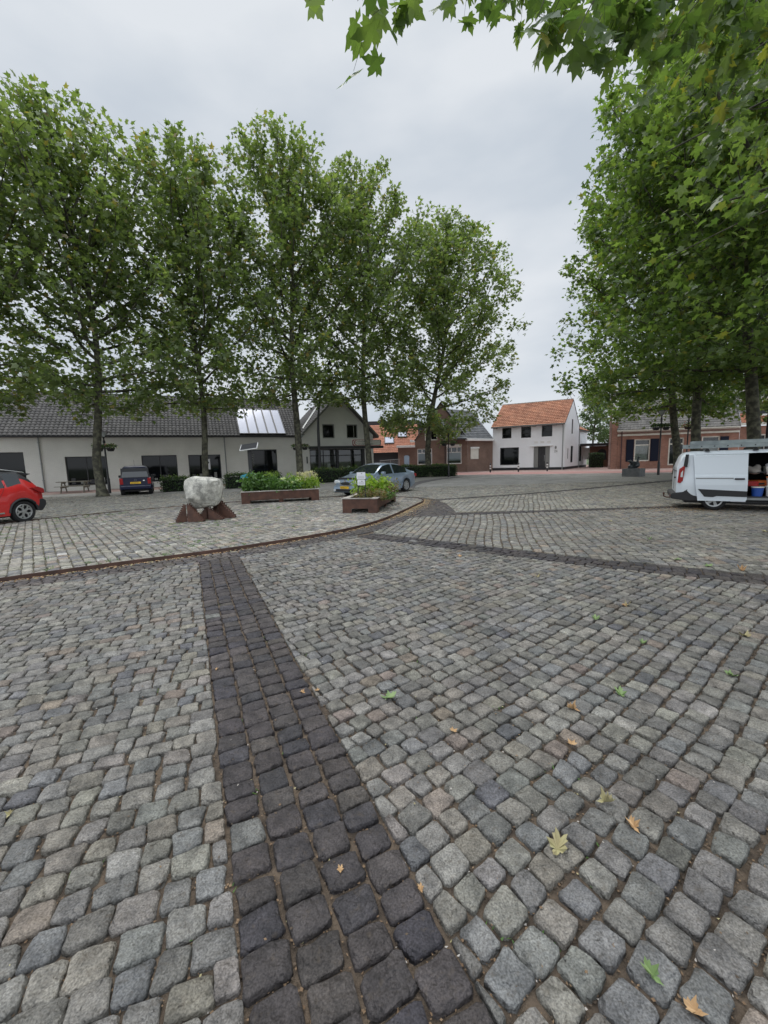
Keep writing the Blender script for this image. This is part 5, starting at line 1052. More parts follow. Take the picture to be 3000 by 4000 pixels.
for m, n in (('midgreen', 300), ('pink_fl', 120), ('white_fl', 90)): P = np.stack([rs_.normal(0, .3, n), rs_.normal(0, .2, n), rs_.normal(.1, .1, n)], 1); leaf_obj('flowers', leaves(P, .08, rs_, None, .5, OV, 1.1), m, e)
def mast(loc, H, reach, rz, label):
    e = empty('tall_lamp_mast', (*loc, 0), rz, label, 'lamp post', 'tall curved black lamp masts'); mb = MB(); P = [(0, 0, 0), (0, 0, H * .42)] + [(reach * (1 - math.cos(t)) * 1.0, 0, H * .42 + (H * .56) * math.sin(t)) for t in [R(a) for a in (12, 25, 38, 50, 62, 74)]]
    mb.tube(P, [.13, .11] + [.085, .08, .075, .07, .065, .06], 10); mb.lathe([(.15, 0), (.15, 1.2), (.12, 1.25)], 12); mb.build('pole', MT['black'], e, smooth=True); tx, tz = P[-1][0], P[-1][2]
    for dx, dy, dz in ((-.35, 0, .15), (.2, .25, .1), (.55, -.1, .05), (.2, -.35, -.1)):
        mb = MB(); X = Matrix.Translation((tx + dx, dy, tz + dz)) @ Matrix.Rotation(R(60) * (1 if dx > 0 else -1), 4, 'Y'); mb.lathe([(.0, -.16), (.1, -.14), (.2, .1), (.21, .12)], 14, X=X); mb.tube([(tx, 0, tz - .1), (tx + dx, dy, tz + dz)], .025, 5); o = mb.build('spotlight', MT['black'], e); mb = MB(); mb.lathe([(.2, .11), (0, .115)], 14, X=X); mb.build('lens', MT['lampglass'], o)
    return e
mast((-5.0, 32.2), 9.4, 2.0, R(10), 'tall black curved mast with spotlights, left of the gabled shopfront windows')
m2 = mast((25.2, 26.6), 9.0, 2.0, R(100), 'tall black mast at the right edge in front of the white dormer')
for k, (p, lb) in enumerate((((11.45, 43.0), 'black and white bollard at the left corner of the white house'), ((14.2, 42.3), 'black and white bollard in front of the big ground floor window of the white house'), ((17.1, 42.0), 'black and white bollard in front of the door of the white house'), ((24.9, 40.6), 'black and white bollard behind the stone plinth by the red brick house'))):
    if k == 0:
        b0_ = empty('bollard', (*p, 0), 0, lb, 'bollard', 'striped bollards along the road'); mb = MB(); mb.lathe([(.075, 0), (.075, .78), (.06, .84), (.1, .86), (.1, .93), (.0, .98)], 14); mb.build('post', MT['black'], b0_, smooth=True)
        for z in (.36, .62): mb = MB(); mb.lathe([(.078, z), (.082, z + .02), (.082, z + .13), (.078, z + .15)], 14); mb.build('band', MT['white'], b0_, smooth=True)
    else: again(b0_, p, 0, lb)
pl = empty('stone_plinth', (17.75, 28.55, 0), R(40), 'dark grey square stone plinth under the bronze sculpture', 'plinth'); mb = MB(); mb.box(-.56, .56, -.56, .56, -.02, .55); mb.build('block', MT['bluestone'], pl, bevel=.02)
# bronze: a rounded body with a thin neck and small head
e = empty('bronze_sculpture', (17.75, 28.55, .55), R(-10), 'small dark bronze figure with a thin neck on the stone plinth', 'sculpture')
import bmesh
def blob(name, parts, m, par, sub=1):
    bm = bmesh.new()
    for c, r, rot in parts:
        X = Matrix.Translation(c) @ Matrix.Rotation(rot, 4, 'Y') @ Matrix.Diagonal((*r, 1)); bmesh.ops.create_icosphere(bm, subdivisions=3, radius=1, matrix=X)
    me = bpy.data.meshes.new(name); bm.to_mesh(me); bm.free(); me.materials.append(MT[m]); o = bpy.data.objects.new(name, me); link(o, par); rm = o.modifiers.new('remesh', 'REMESH'); rm.mode = 'VOXEL'; rm.voxel_size = .025; rm.use_smooth_shade = True; sm = o.modifiers.new('smooth', 'SMOOTH'); sm.iterations = 6; return o
blob('body', [((0, 0, .18), (.40, .28, .2), R(-12)), ((.05, 0, .38), (.34, .24, .13), R(8)), ((-.25, 0, .48), (.18, .16, .08), R(20)), ((.24, 0, .55), (.08, .07, .16), 0), ((.26, 0, .76), (.075, .07, .09), 0), ((.34, 0, .74), (.07, .04, .03), 0), ((-.1, 0, .02), (.34, .26, .06), 0)], 'bronze', e)
# solar post and bin
e = empty('solar_post', (-6.6, 20.2, 0), R(12), 'black post with a tilted white edged solar panel, left of the dark door', 'solar post'); mb = MB(); mb.box(-.09, .09, -.07, .07, 0, 2.35); mb.build('post', MT['black'], e, bevel=.01)
mb = MB(); X = Matrix.Translation((.0, 0, 2.45)) @ Matrix.Rotation(R(22), 4, 'X') @ Matrix.Rotation(R(-8), 4, 'Y'); mb.box(-.42, .42, -.42, .42, -.02, .02, X=X); mb.build('panel_frame', MT['white'], e); mb = MB(); mb.box(-.39, .39, -.39, .39, -.03, -.021, X=X); mb.box(-.39, .39, -.39, .39, .021, .03, X=X); mb.build('panel', MT['anthr'], e)
e = empty('litter_bin', (-6.2, 18.7, 0), 0, 'dark bin with a teal lid half hidden behind the long planter', 'bin'); mb = MB(); mb.box(-.27, .27, -.27, .27, 0, .95); mb.build('body', MT['anthr'], e, bevel=.02); mb = MB(); mb.prism([(-.32, .96), (.32, .96), (.28, 1.08), (0, 1.16), (-.28, 1.08)], -.3, .3); mb.build('lid', MT['teal'], e, bevel=.02)
# picnic table
e = empty('picnic_table', (-20.9, 27.3, 0), R(24), 'weathered wooden picnic table against the whitewashed wall, left of the first tree', 'picnic table')
mb = MB(); [mb.box(-.92, .92, -.37 + k * .15, -.24 + k * .15, .71, .75) for k in range(5)]; mb.build('table_top', MT['wood'], e, bevel=.004)
for sy in (-.82, .55): mb = MB(); [mb.box(-.92, .92, sy + k * .14, sy + k * .14 + .125, .42, .455) for k in range(2)]; mb.build('bench', MT['wood'], e, bevel=.004)
for sx in (-.62, .62):
    for sg_ in (-1, 1): mb = MB(); mb.prism([(sg_ * .28, .71), (sg_ * .20, .71), (sg_ * .62, 0), (sg_ * .71, 0)], sx - .03, sx + .03, ax='x'); mb.build('leg', MT['wood'], e)
    mb = MB(); mb.box(sx + .031, sx + .07, -.82, .82, .33, .42); mb.box(sx + .031, sx + .07, -.35, .35, .62, .71); mb.build('crossbar', MT['wood'], e)

# ------------------------------------------------------------------ vehicles (x forward from the rear bumper, y to the left)
def lerp_fn(P):
    xs = [p[0] for p in P]; ys = [p[1] for p in P]; return lambda x: float(np.interp(x, xs, ys))
def smooth_fn(P, n=5, w_=.035):
    f = lerp_fn(P); return lambda x: sum(f(x + d * w_) for d in (-2, -1, 0, 1, 2)) / 5
def wheel(par, x, y, r, wd, side, spokes, style=0, rimr=.68):
    "side +1: outer face towards +y"
    e = MB(); X = Matrix.Translation((x, y, r)) @ Matrix.Rotation(R(-90) * side, 4, 'X'); h = wd / 2; ri = r * rimr
    e.lathe([(ri, h * .8), (ri + .02, h), (r - .03, h), (r - .008, h * .8), (r, h * .5), (r, -h * .5), (r - .02, -h), (ri, -h)], 36, X=X); o = e.build('wheel', MT['tyre'], par, smooth=True)
    m = MB(); m.lathe([(ri + .004, h * .85), (ri - .02, h * .80), (ri - .03, h * .1), (.0, h * .0)], 36, m=1, X=X); m.lathe([(ri + .004, h * .86), (ri - .006, h * .93), (ri - .032, h * .86), (ri - .034, h * .5)], 36, X=X)
    for k in range(spokes):
        a = 2 * math.pi * k / spokes; Y = X @ Matrix.Rotation(a, 4, 'Z')
        if style == 1:   # forked spokes
            m.prism([(.03, -.035), (ri * .55, -.022), (ri - .02, -.12), (ri - .01, -.075), (ri * .62, 0), (ri - .01, .075), (ri - .02, .12), (ri * .55, .022), (.03, .035)], 0, 0) if 0 else None
            P = [(.02, -.032), (ri * .52, -.030), (ri - .02, -.115), (ri - .005, -.06), (ri * .66, .0), (ri - .005, .06), (ri - .02, .115), (ri * .52, .030), (.02, .032)]
        else: P = [(.02, -.03), (ri - .02, -.042), (ri - .02, .042), (.02, .03)]
        a3 = [Y @ Vector((p[0], p[1], h * .82)) for p in P]; b3 = [Y @ Vector((p[0], p[1], h * .6)) for p in P]; m.face(a3)
        for q in range(len(P)): m.face([a3[q], b3[q], b3[(q + 1) % len(P)], a3[(q + 1) % len(P)]])
    m.lathe([(.06, h * .7), (.055, h * .9), (0, h * .92)], 16, X=X); m.build('rim', [MT['rim'], MT['plastic']], o); return o
def car_body(par, S, m):
    L, Wd = S['L'], S['W']; B = smooth_fn(S['belt']); T = smooth_fn(S['top']); ZB = lerp_fn(S.get('sill', [(0, .26), (L, .26)])); PW = smooth_fn(S['plan']); wr = S['r'] + .055
    xs = sorted(set([round(v, 3) for v in np.linspace(0, L, int(L / .055))] + [0.0, L] + [w_ + d for w_ in S['wheels'] for d in (-wr, wr)])); RG = []; arch = []
    for x in xs:
        zb = ZB(x)
        for w_ in S['wheels']:
            d = abs(x - w_)
            if d < wr: zb = max(zb, S['r'] + math.sqrt(max(0, wr * wr - d * d)))
        b, t = B(x), max(T(x), B(x) + .012); h = t - b; W_ = Wd * PW(x); tm = S['tumble']; f = min(1, h / .5); zb = min(zb, b - .05)
        lo = ZB(x); e = [(.86 * W_, zb), (W_ * .975, zb + .015), (W_ * 1.0, zb + .34 * (b - zb)), (W_ * .995, zb + .66 * (b - zb)), (W_ * .965, b - .07), (W_ * .935, b)]
        wt = W_ * .925 - tm * h
        e += [(W_ * .925 - tm * .45 * h, b + .45 * h), (W_ * .92 - tm * .86 * h, b + .88 * h), (wt - .05 - .03 * f, t - .008 * f), (wt * .55, t + .012 * f), (0, t + .02 * f)]
        RG.append(e)
    nseg = 10; idx = {}
    groups = {}
    def add(g, q): groups.setdefault(g, []).append(q)
    pt = lambda i, j, s: (xs[i], s * RG[i][j][0], RG[i][j][1])
    for i in range(len(xs) - 1):
        xm = (xs[i] + xs[i + 1]) / 2; hh = T(xm) - B(xm)
        for j in range(nseg):
            for s in (1, -1):
                g = 'body'
                if j in (5, 6) and hh > .10:
                    for k, (a, b_) in enumerate(S['side_glass']):
                        if a < xm < b_: g = ('side_window', k, s)
                if j in (8, 9) or (j == 7 and False):
                    for nm, a, b_ in S['top_glass']:
                        if a < xm < b_: g = (nm, 0, 0)
                if j < 1 and S.get('clad') : g = 'clad'
                if S.get('roofm') and g == 'body' and j >= 6 and S['roofm'][0] < xm < S['roofm'][1]: g = 'roofp'
                q = [pt(i, j, s), pt(i + 1, j, s), pt(i + 1, j + 1, s), pt(i, j + 1, s)]; add(g, q if s > 0 else q[::-1])
    def mk(name, Q, mt, par_, grow=0.0):
        V = []; ix = {}; Fs = []
        for q in Q:
            f = []
            for p in q:
                k = tuple(round(c, 4) for c in p)
                if k not in ix: ix[k] = len(V); V.append(p)
                f.append(ix[k])
            f2 = [f[k] for k in range(4) if f[k] != f[(k + 1) % 4]]
            if len(set(f2)) > 2: Fs.append(f2)
        return raw_mesh(name, V, [i for f in Fs for i in f], [len(f) for f in Fs], mt, par_, True)
    body = groups.pop('body')
    for i in (0, len(xs) - 1):   # closed ends
        for s in (1, -1):
            for j in range(1, nseg):
                q = [(xs[i], 0, RG[i][j][1]), pt(i, j, s), pt(i, j + 1, s), (xs[i], 0, RG[i][j + 1][1])]; body.append(q if s * (1 if i else -1) > 0 else q[::-1])
    bo_ = mk('body', body, MT[m], par); bo_.data.set_sharp_from_angle(angle=R(38))
    if 'roofp' in groups: mk('roof', groups.pop('roofp'), MT[S['roofm'][2]], par)
    if 'clad' in groups: mk('sill', groups.pop('clad'), MT['plastic'], par)
    for g, Q in groups.items(): mk(g[0], Q, MT['carglass'], par)
    ub = MB(); ub.box(.25, L - .25, -Wd + .22, Wd - .22, .2, min(.85, B(L / 2) - .05)); 
    ub.build('underbody', MT['plastic'], par)
    for w_ in S['wheels']:
        for s in (1, -1):
            mb = MB(); P = [(w_ + (wr + .0) * math.cos(R(a)), s * (Wd * PW(w_) * 1.0), S['r'] + wr * math.sin(R(a))) for a in range(0, 181, 12)]; mb.tube(P, S.get('flare', .012), 6)
            mb.build('wheel_arch', MT['plastic'] if S.get('flare', 0) > .02 else MT[m], par)
            wheel(par, w_, s * (Wd * PW(w_) - .115), S['r'], .21, s, S['spokes'], S.get('style', 0))
    return bo_
def ellip(mb, c, rx, rz, d, n=16, ax='x', m=0): mb.prism([(c[1] + rx * math.cos(2 * math.pi * k / n), c[2] + rz * math.sin(2 * math.pi * k / n)) for k in range(n)], c[0] - d, c[0] + d, ax='x', m=m)
def plate(par, x, z, txt, facing):
    mb = MB(); mb.prism(rrect(-.26, .26, z - .055, z + .055, .012, 3), x - .006, x + .006, ax='x'); o = mb.build('number_plate', MT['plate'], par)
    y0 = (.225 if facing < 0 else -.225); text(txt, basis((x + facing * .008, y0, z - .036), (0, -1 if facing < 0 else 1, 0), (0, 0, 1)), .085, MT['black'], o, sx=1.05, ext=.001)
def place(e, O, ang): e.location = (O[0], O[1], 0.003); e.rotation_euler = (0, 0, ang)
# red crossover at the left edge
c = empty('parked_car', label='glossy red car with black roof and alloy wheels cut off by the left edge', cat='car')
S1 = dict(L=4.12, W=.885, r=.335, wheels=(.66, 3.27), tumble=.42, plan=[(0, .80), (.12, .90), (.4, .97), (.9, 1), (3.2, 1), (3.8, .93), (4.12, .72)], belt=[(0, .98), (.08, 1.02), (.3, 1.10), (.62, 1.20), (1.0, 1.10), (1.5, 1.03), (2.9, .99), (3.3, .95), (3.9, .80), (4.12, .62)],
          top=[(0, .99), (.12, 1.05), (.28, 1.28), (.5, 1.50), (.9, 1.555), (1.8, 1.575), (2.4, 1.50), (3.1, 1.03), (3.9, .86), (4.12, .66)], sill=[(0, .42), (.35, .3), (.5, .24), (3.7, .24), (4.12, .3)], side_glass=((.62, 1.02), (1.08, 1.72), (1.78, 2.85)), top_glass=(('rear_window', .12, .40), ('windscreen', 2.42, 3.08)), spokes=5, style=1, clad=True, flare=.035, roofm=(.3, 3.0, 'plastic'))
car_body(c, S1, 'red')
mb = MB(); mb.prism([(0.0, .42), (-.04, .50), (-.04, .62), (.05, .68), (.20, .66), (.26, .5), (.28, .34), (.1, .3)], -.80, .80); mb.build('rear_bumper', MT['plastic'], c, bevel=.02)
for s in (1, -1):
    mb = MB(); mb.prism([(.015, .86), (.03, 1.0), (.20, 1.075), (.42, 1.05), (.25, .95), (.10, .86)], s * .70, s * .868); mb.build('rear_light', MT['lampred'], c, bevel=.015)
mb = MB(); mb.tube([(.34, .56, 1.52), (1.0, .60, 1.63), (2.2, .62, 1.62)], .014, 6); mb.build('roof_rail', MT['chrome'], c); mb = MB(); mb.prism([(.16, 1.47), (.5, 1.545), (.6, 1.50), (.3, 1.42)], -.58, .58); mb.build('spoiler', MT['plastic'], c, bevel=.01)
mb = MB(); mb.box(1.2, 3.0, .865, .90, .33, .38); mb.build('sill_trim', MT['chrome'], c, bevel=.01); mb = MB(); mb.box(1.42, 1.60, .865, .905, .93, .96); mb.build('door_handle', MT['red'], c, bevel=.01)
mb = MB(); mb.tube([(1.34, .884, .38), (1.30, .886, .75), (1.14, .86, 1.0), (1.04, .80, 1.2)], .004, 4); mb.build('door_seam', MT['plastic'], c)
place(c, (-11.68, 13.13), R(255))
# small dark blue hatchback, seen from behind
c = empty('parked_car', label='small dark blue car seen from behind, parked between tree and hedge', cat='car')
S2 = dict(L=3.54, W=.81, r=.285, wheels=(.55, 2.90), tumble=.24, plan=[(0, .93), (.15, .985), (.5, 1), (3.0, .99), (3.54, .8)], belt=[(0, .96), (.3, .98), (2.6, .95), (3.2, .88), (3.54, .65)],
          top=[(0, .98), (.05, 1.10), (.22, 1.58), (.5, 1.66), (1.8, 1.68), (2.3, 1.56), (3.0, 1.02), (3.54, .7)], sill=[(0, .32), (.4, .24), (3.54, .26)], side_glass=((.32, .85), (.95, 1.6), (1.7, 2.6)), top_glass=(('windscreen', 2.25, 3.0),), spokes=6)
car_body(c, S2, 'blue')
mb = MB(); q = [(-.015, .66, 1.02), (-.015, -.66, 1.02), (.165, -.56, 1.50), (.165, .56, 1.50)]; mb.face(q[::-1]); mb.prism([(.02, 1.0), (-.012, 1.0), (.17, 1.53), (.24, 1.53)], -.68, .68, m=1); o = mb.build('rear_window', [MT['carglass'], MT['plastic']], c)
for s in (1, -1):
    mb = MB(); mb.prism([(-.02, .62), (-.03, .95), (.10, 1.0), (.16, .62)], s * .60, s * .775); mb.build('rear_light', MT['lampred'], c, bevel=.015)
mb = MB(); mb.prism([(-.07, .34), (-.08, .52), (-.02, .58), (.3, .56), (.3, .3)], -.77, .77); mb.build('rear_bumper', MT['blue'], c, bevel=.03)
plate(c, -.03, .70, '27-NB-PD', -1); mb = MB(); ellip(mb, (-.025, -.42, .82), .055, .035, .006); mb.build('sticker', MT['white'], c); mb = MB(); mb.lathe([(.045, 0), (.055, .01), (.06, 0)], 16, X=Matrix.Translation((-.02, 0, .86)) @ Matrix.Rotation(R(-90), 4, 'Y')); mb.build('badge', MT['zinc'], c)
mb = MB(); mb.box(1.95, 2.2, .80, .98, .98, 1.12); mb.build('mirror', MT['plastic'], c, bevel=.03); mb = MB(); mb.box(1.95, 2.2, -.98, -.80, .98, 1.12); mb.build('mirror', MT['plastic'], c, bevel=.03); mb = MB(); mb.tube([(.5, 0, 1.66), (.35, 0, 2.0)], .006, 4); mb.build('aerial', MT['black'], c)
place(c, (-14.18, 23.1), R(118))
# blue grey saloon, seen from the front quarter
c = empty('parked_car', label='blue grey metallic saloon with yellow plate parked behind the planters', cat='car')
S3 = dict(L=4.57, W=.885, r=.325, wheels=(1.03, 3.61), tumble=.40, plan=[(0, .78), (.12, .90), (.5, .98), (1.0, 1), (3.4, 1), (4.1, .95), (4.4, .86), (4.57, .70)], belt=[(0, .86), (.1, .97), (.6, .98), (1.5, .97), (3.1, .94), (3.45, .91), (4.2, .76), (4.48, .64), (4.57, .56)],
          top=[(0, .90), (.08, .99), (.55, 1.04), (1.35, 1.38), (1.8, 1.455), (2.3, 1.462), (2.75, 1.38), (3.42, .99), (4.2, .81), (4.48, .70), (4.57, .60)], sill=[(0, .4), (.4, .26), (.6, .2), (3.9, .2), (4.3, .22), (4.57, .28)], side_glass=((.92, 1.10), (1.14, 2.02), (2.10, 3.15)), top_glass=(('rear_window', .62, 1.36), ('windscreen', 2.70, 3.42)), spokes=7)
car_body(c, S3, 'steel')
mb = MB(); ellip(mb, (4.565, 0, .60), .30, .075, .02, 20); mb.build('grille', MT['plastic'], c); mb = MB(); mb.prism([(-.33, .69), (-.36, .60), (-.27, .50), (.27, .50), (.36, .60), (.33, .69), (.28, .66), (.31, .60), (.25, .53), (-.25, .53), (-.31, .60), (-.28, .66)], 4.55, 4.592, ax='x'); mb.build('grille_surround', MT['chrome'], c)
mb = MB(); ellip(mb, (4.60, 0, .715), .055, .05, .012); mb.build('badge', MT['chrome'], c)
mb = MB(); mb.prism([(-.62, .20), (.62, .20), (.72, .40), (.45, .34), (-.45, .34), (-.72, .40)], 4.50, 4.60, ax='x'); mb.build('air_intake', MT['plastic'], c); mb = MB(); mb.prism([(4.2, .17), (4.60, .20), (4.64, .30), (4.62, .45), (4.58, .5), (4.3, .5)], -.72, .72); mb.build('front_bumper', MT['steel'], c, bevel=.03)
mb = MB(); mb.box(4.625, 4.65, -.55, .55, .26, .36); mb.build('lower_grille', MT['plastic'], c)
for s in (1, -1):
    mb = MB(); mb.prism([(s * .36, .56), (s * .70, .60), (s * .74, .68), (s * .68, .76), (s * .42, .70)], 4.30, 4.555, ax='x'); mb.build('headlight', MT['lampwhite'], c, bevel=.015)
    mb = MB(); ellip(mb, (4.63, s * .62, .30), .09, .05, .015); mb.build('fog_light', MT['lampwhite'], c); mb = MB(); mb.box(2.95, 3.15, s * .90, s * 1.06, .95, 1.08); mb.build('mirror', MT['steel'], c, bevel=.03)
    mb = MB(); mb.box(1.3, 1.5, s * .865, s * .90, .80, .83); mb.box(2.3, 2.5, s * .865, s * .90, .80, .83); mb.build('door_handle', MT['steel'], c, bevel=.008); mb = MB(); mb.tube([(2.08, s * .885, .30), (2.08, s * .885, .7), (2.06, s * .85, .95)], .004, 4); mb.build('door_seam', MT['plastic'], c); mb = MB(); mb.box(1.45, 3.15, s * .878, s * .897, .52, .57); mb.build('rubbing_strip', MT['steel'], c)
    mb = MB(); mb.prism([(.0, .72), (.02, .88), (.22, .90), (.16, .74)], s * .55, s * .80); mb.build('rear_light', MT['lampred'], c, bevel=.01)
plate(c, 4.655, .43, '14-HLG-7', 1)
place(c, (1.13, 21.65), math.atan2(-.79, -.62))
# white van with its side door slid open
c = empty('van', label='white van with its sliding door open and ladders on the roof', cat='van')
S4 = dict(L=4.82, W=.915, r=.325, wheels=(.98, 4.04), tumble=.14, plan=[(0, .90), (.10, .965), (.4, .995), (3.8, 1), (4.4, .94), (4.82, .75)], belt=[(0, 1.12), (3.4, 1.12), (3.9, 1.05), (4.5, .9), (4.82, .7)],
          top=[(0, 1.20), (.06, 1.62), (.18, 1.80), (.4, 1.84), (3.0, 1.85), (3.4, 1.74), (4.1, 1.12), (4.6, .98), (4.82, .74)], sill=[(0, .42), (.4, .30), (.6, .26), (4.4, .26), (4.82, .3)], side_glass=((2.95, 3.9),), top_glass=(('windscreen', 3.25, 4.08),), spokes=5, style=0)
def van_body():
    B_ = car_body(c, S4, 'vanwhite')
    # cut the door opening in the near side
    import bmesh
    bm = bmesh.new(); bm.from_mesh(B_.data); dl = [f for f in bm.faces if (lambda p: 1.72 < p.x < 2.86 and p.y < -.45 and .38 < p.z < 1.74)(f.calc_center_median())]
    bmesh.ops.delete(bm, geom=dl, context='FACES'); bm.to_mesh(B_.data); bm.free()
van_body()
for ch in list(c.children):
    if ch.name.startswith('underbody'):
        me_ = ch.data; mb = MB(); mb.box(.25, 4.57, -.72, .72, .2, .42); old = ch; old.data = mb.build('tmp', MT['plastic']).data; bpy.data.objects.remove(bpy.data.objects[[o.name for o in bpy.data.objects if o.name.startswith('tmp')][0]])
mb = MB(); mb.box(.5, 2.95, -.86, .80, .425, .445, m=1); mb.face([(.5, .8, .44), (2.95, .8, .44), (2.95, .72, 1.76), (.5, .72, 1.76)]); mb.face([(2.94, -.82, .44), (2.94, .8, .44), (2.94, .7, 1.76), (2.94, -.7, 1.76)]); mb.face([(.5, -.82, .44), (.5, .8, .44), (.5, .7, 1.76), (.5, -.7, 1.76)]); mb.face([(.5, -.7, 1.76), (2.95, -.7, 1.76), (2.95, .7, 1.76), (.5, .7, 1.76)]); mb.build('load_bay', [MT['dark'], MT['anthr']], c)
mb = MB(); mb.box(1.55, 2.95, -.93, -.86, .34, .40); mb.box(1.5, 4.0, -.935, -.90, .40, .415); mb.build('door_sill', MT['zinc'], c, bevel=.008)
# the door itself, standing off the side
def side_w(z): return .915 * (1.0 if z < .9 else 1 - .035 * (z - .9) / .25) if z < 1.12 else .915 * .93 - .14 * (z - 1.12) * 1.05
mb = MB(); DO = [(.40, 1.72), (.44, 1.79), (1.60, 1.79), (1.72, 1.70), (1.74, .36), (1.70, .30), (.56, .30), (.48, .80)]
xs_ = [.40, .44, .48, .56, .74, .96, 1.15, 1.35, 1.60, 1.70, 1.74]; zs_ = [.30, .42, .46, .8, .98, 1.0, 1.06, 1.12, 1.3, 1.5, 1.62, 1.70, 1.735, 1.79]; off = {.98: -.004, 1.0: -.012, 1.06: -.012, 1.12: .0}
for a, b in zip(xs_, xs_[1:]):
    for d, e_ in zip(zs_, zs_[1:]):
        # not convex: clip by two convex halves
        for H_ in (DO,):
            q = clip_convex([(a, d), (b, d), (b, e_), (a, e_)], H_)
            if len(q) > 2 and abs(area(q)) > 1e-6:
                w2 = lambda p: (p[0], -(side_w(p[1]) + .085 + off.get(round(p[1], 2), 0) - (.02 if p[1] > 1.72 else 0)), p[1]); mb.face([w2(p) for p in q]); mb.face([(w2(p)[0], w2(p)[1] + .05, w2(p)[2]) for p in q][::-1])
for k in range(len(DO)):
    p, q = DO[k], DO[(k + 1) % len(DO)]; w2 = lambda p, dd=0: (p[0], -(side_w(p[1]) + .085 - (.02 if p[1] > 1.72 else 0)) + dd, p[1]); mb.face([w2(p), w2(q), w2(q, .05), w2(p, .05)])
dr = mb.build('sliding_door', MT['vanwhite'], c)
mb = MB(); mb.prism([(.55, .67), (1.735, .61), (1.735, .44), (1.02, .455), (.94, .42), (.72, .43)], -1.022, -1.0); mb.build('side_moulding', MT['plastic'], dr, bevel=.006)
mb = MB(); mb.prism(rrect(1.42, 1.66, .96, 1.01, .02, 3), -1.03, -.985); mb.build('handle', MT['plastic'], dr, bevel=.008); mb = MB(); mb.box(.44, 1.70, -.947, -.94, 1.728, 1.736); mb.build('seam', MT['plastic'], dr)
mb = MB(); mb.box(.48, 1.4, -.99, -.975, .985, 1.02); mb.build('rail_cover', MT['zinc'], dr)
for s in (1, -1):
    mb = MB(); mb.prism([(.02, .86), (.05, 1.30), (.17, 1.40), (.20, 1.35), (.16, .92), (.10, .84)], s * .80, s * .905); o = mb.build('rear_light', MT['lampred'], c, bevel=.012); mb = MB(); mb.prism([(.09, 1.04), (.10, 1.18), (.15, 1.26), (.15, 1.04)], s * .9045, s * .912); mb.build('lens', MT['lampwhite'], o)
    mb = MB(); mb.prism([(.16, 1.36), (.20, 1.76), (.28, 1.76), (.26, 1.36)], s * .78, s * .868); mb.build('pillar_trim', MT['plastic'], c)
mb = MB(); mb.prism([(-.12, .34), (-.14, .46), (-.10, .52), (.05, .54), (.18, .56), (.30, .68), (.42, .66), (.60, .40), (.64, .28), (.3, .27)], -.90, .90); mb.build('rear_bumper', MT['plastic'], c, bevel=.02)
mb = MB(); mb.box(-.15, -.138, -.78, -.62, .42, .46); mb.build('reflector', MT['lampred'], c); mb = MB(); mb.tube([(.1, 0, .32), (-.2, 0, .30), (-.28, 0, .34), (-.28, 0, .42)], .022, 8); mb.lathe([(.0, .40), (.03, .42), (.035, .45), (0, .48)], 12, X=Matrix.Translation((-.28, 0, 0))); mb.build('tow_hook', MT['corten'], c)
mb = MB(); mb.box(-.02, .0, -.72, .72, 1.22, 1.24); mb.tube([(-.015, 0, .6), (-.01, 0, 1.65)], .005, 4); mb.build('rear_door_seam', MT['plastic'], c); mb = MB(); mb.box(-.04, .0, -.45, -.3, .98, 1.03); mb.build('door_handle', MT['plastic'], c, bevel=.01); plate(c, -.02, .80, 'VR-482-L', -1) if 0 else None
for x in (.75, 1.9, 3.0): mb = MB(); mb.box(x - .025, x + .025, -.78, .78, 1.90, 1.93); [mb.prism([(x - .07, 1.84), (x + .07, 1.84), (x + .025, 1.93), (x - .025, 1.93)], s * .66, s * .72) for s in (1, -1)]; mb.build('roof_bar', MT['plastic'], c, bevel=.004)
VO, VA, VS = (8.72, 12.03), R(-32), .87
place(c, VO, VA); c.scale = (VS,) * 3
VM = Matrix.Translation((VO[0], VO[1], .003)) @ Matrix.Rotation(VA, 4, 'Z') @ Matrix.Scale(VS, 4)
def in_van(name, p, label, cat, group=None): q = VM @ Vector(p); return empty(name, q, VA, label, cat, group)
for k, (y0, z0, x0, x1, lb) in enumerate(((-.62, 1.95, .1, 4.0, 'nearer long aluminium ladder tied on the roof of the white van'), (-.05, 1.95, .25, 3.8, 'aluminium ladder lying behind the nearer one on the roof of the white van'))):
    e = in_van('ladder', (0, y0, z0), lb, 'ladder', 'ladders on the van roof')
    for s, sy in enumerate((0, .40)): mb = MB(); mb.box(x0, x1, sy, sy + .028, 0, .085); mb.box(x0, x1, sy - .012, sy + .04, .085, .10); mb.box(x0, x1, sy - .012, sy + .04, -.004, .008); mb.box(x0 - .03, x0, sy - .015, sy + .04, -.006, .105, m=1); mb.build('stile', [MT['alu'], MT['black']], e)
    for s, sy in enumerate((.02, .42)): mb = MB(); mb.box(x0 + .2, x1 - .1, sy + .01, sy + .035, .11, .185); mb.box(x0 + .2, x1 - .1, sy, sy + .045, .185, .195); mb.build('stile', MT['alu'], e)
    for q in range(13): mb = MB(); mb.tube([(x0 + .15 + q * .28, -.018, .045), (x0 + .15 + q * .28, .44, .045)], .016, 8); mb.build('rung', MT['black'], e)
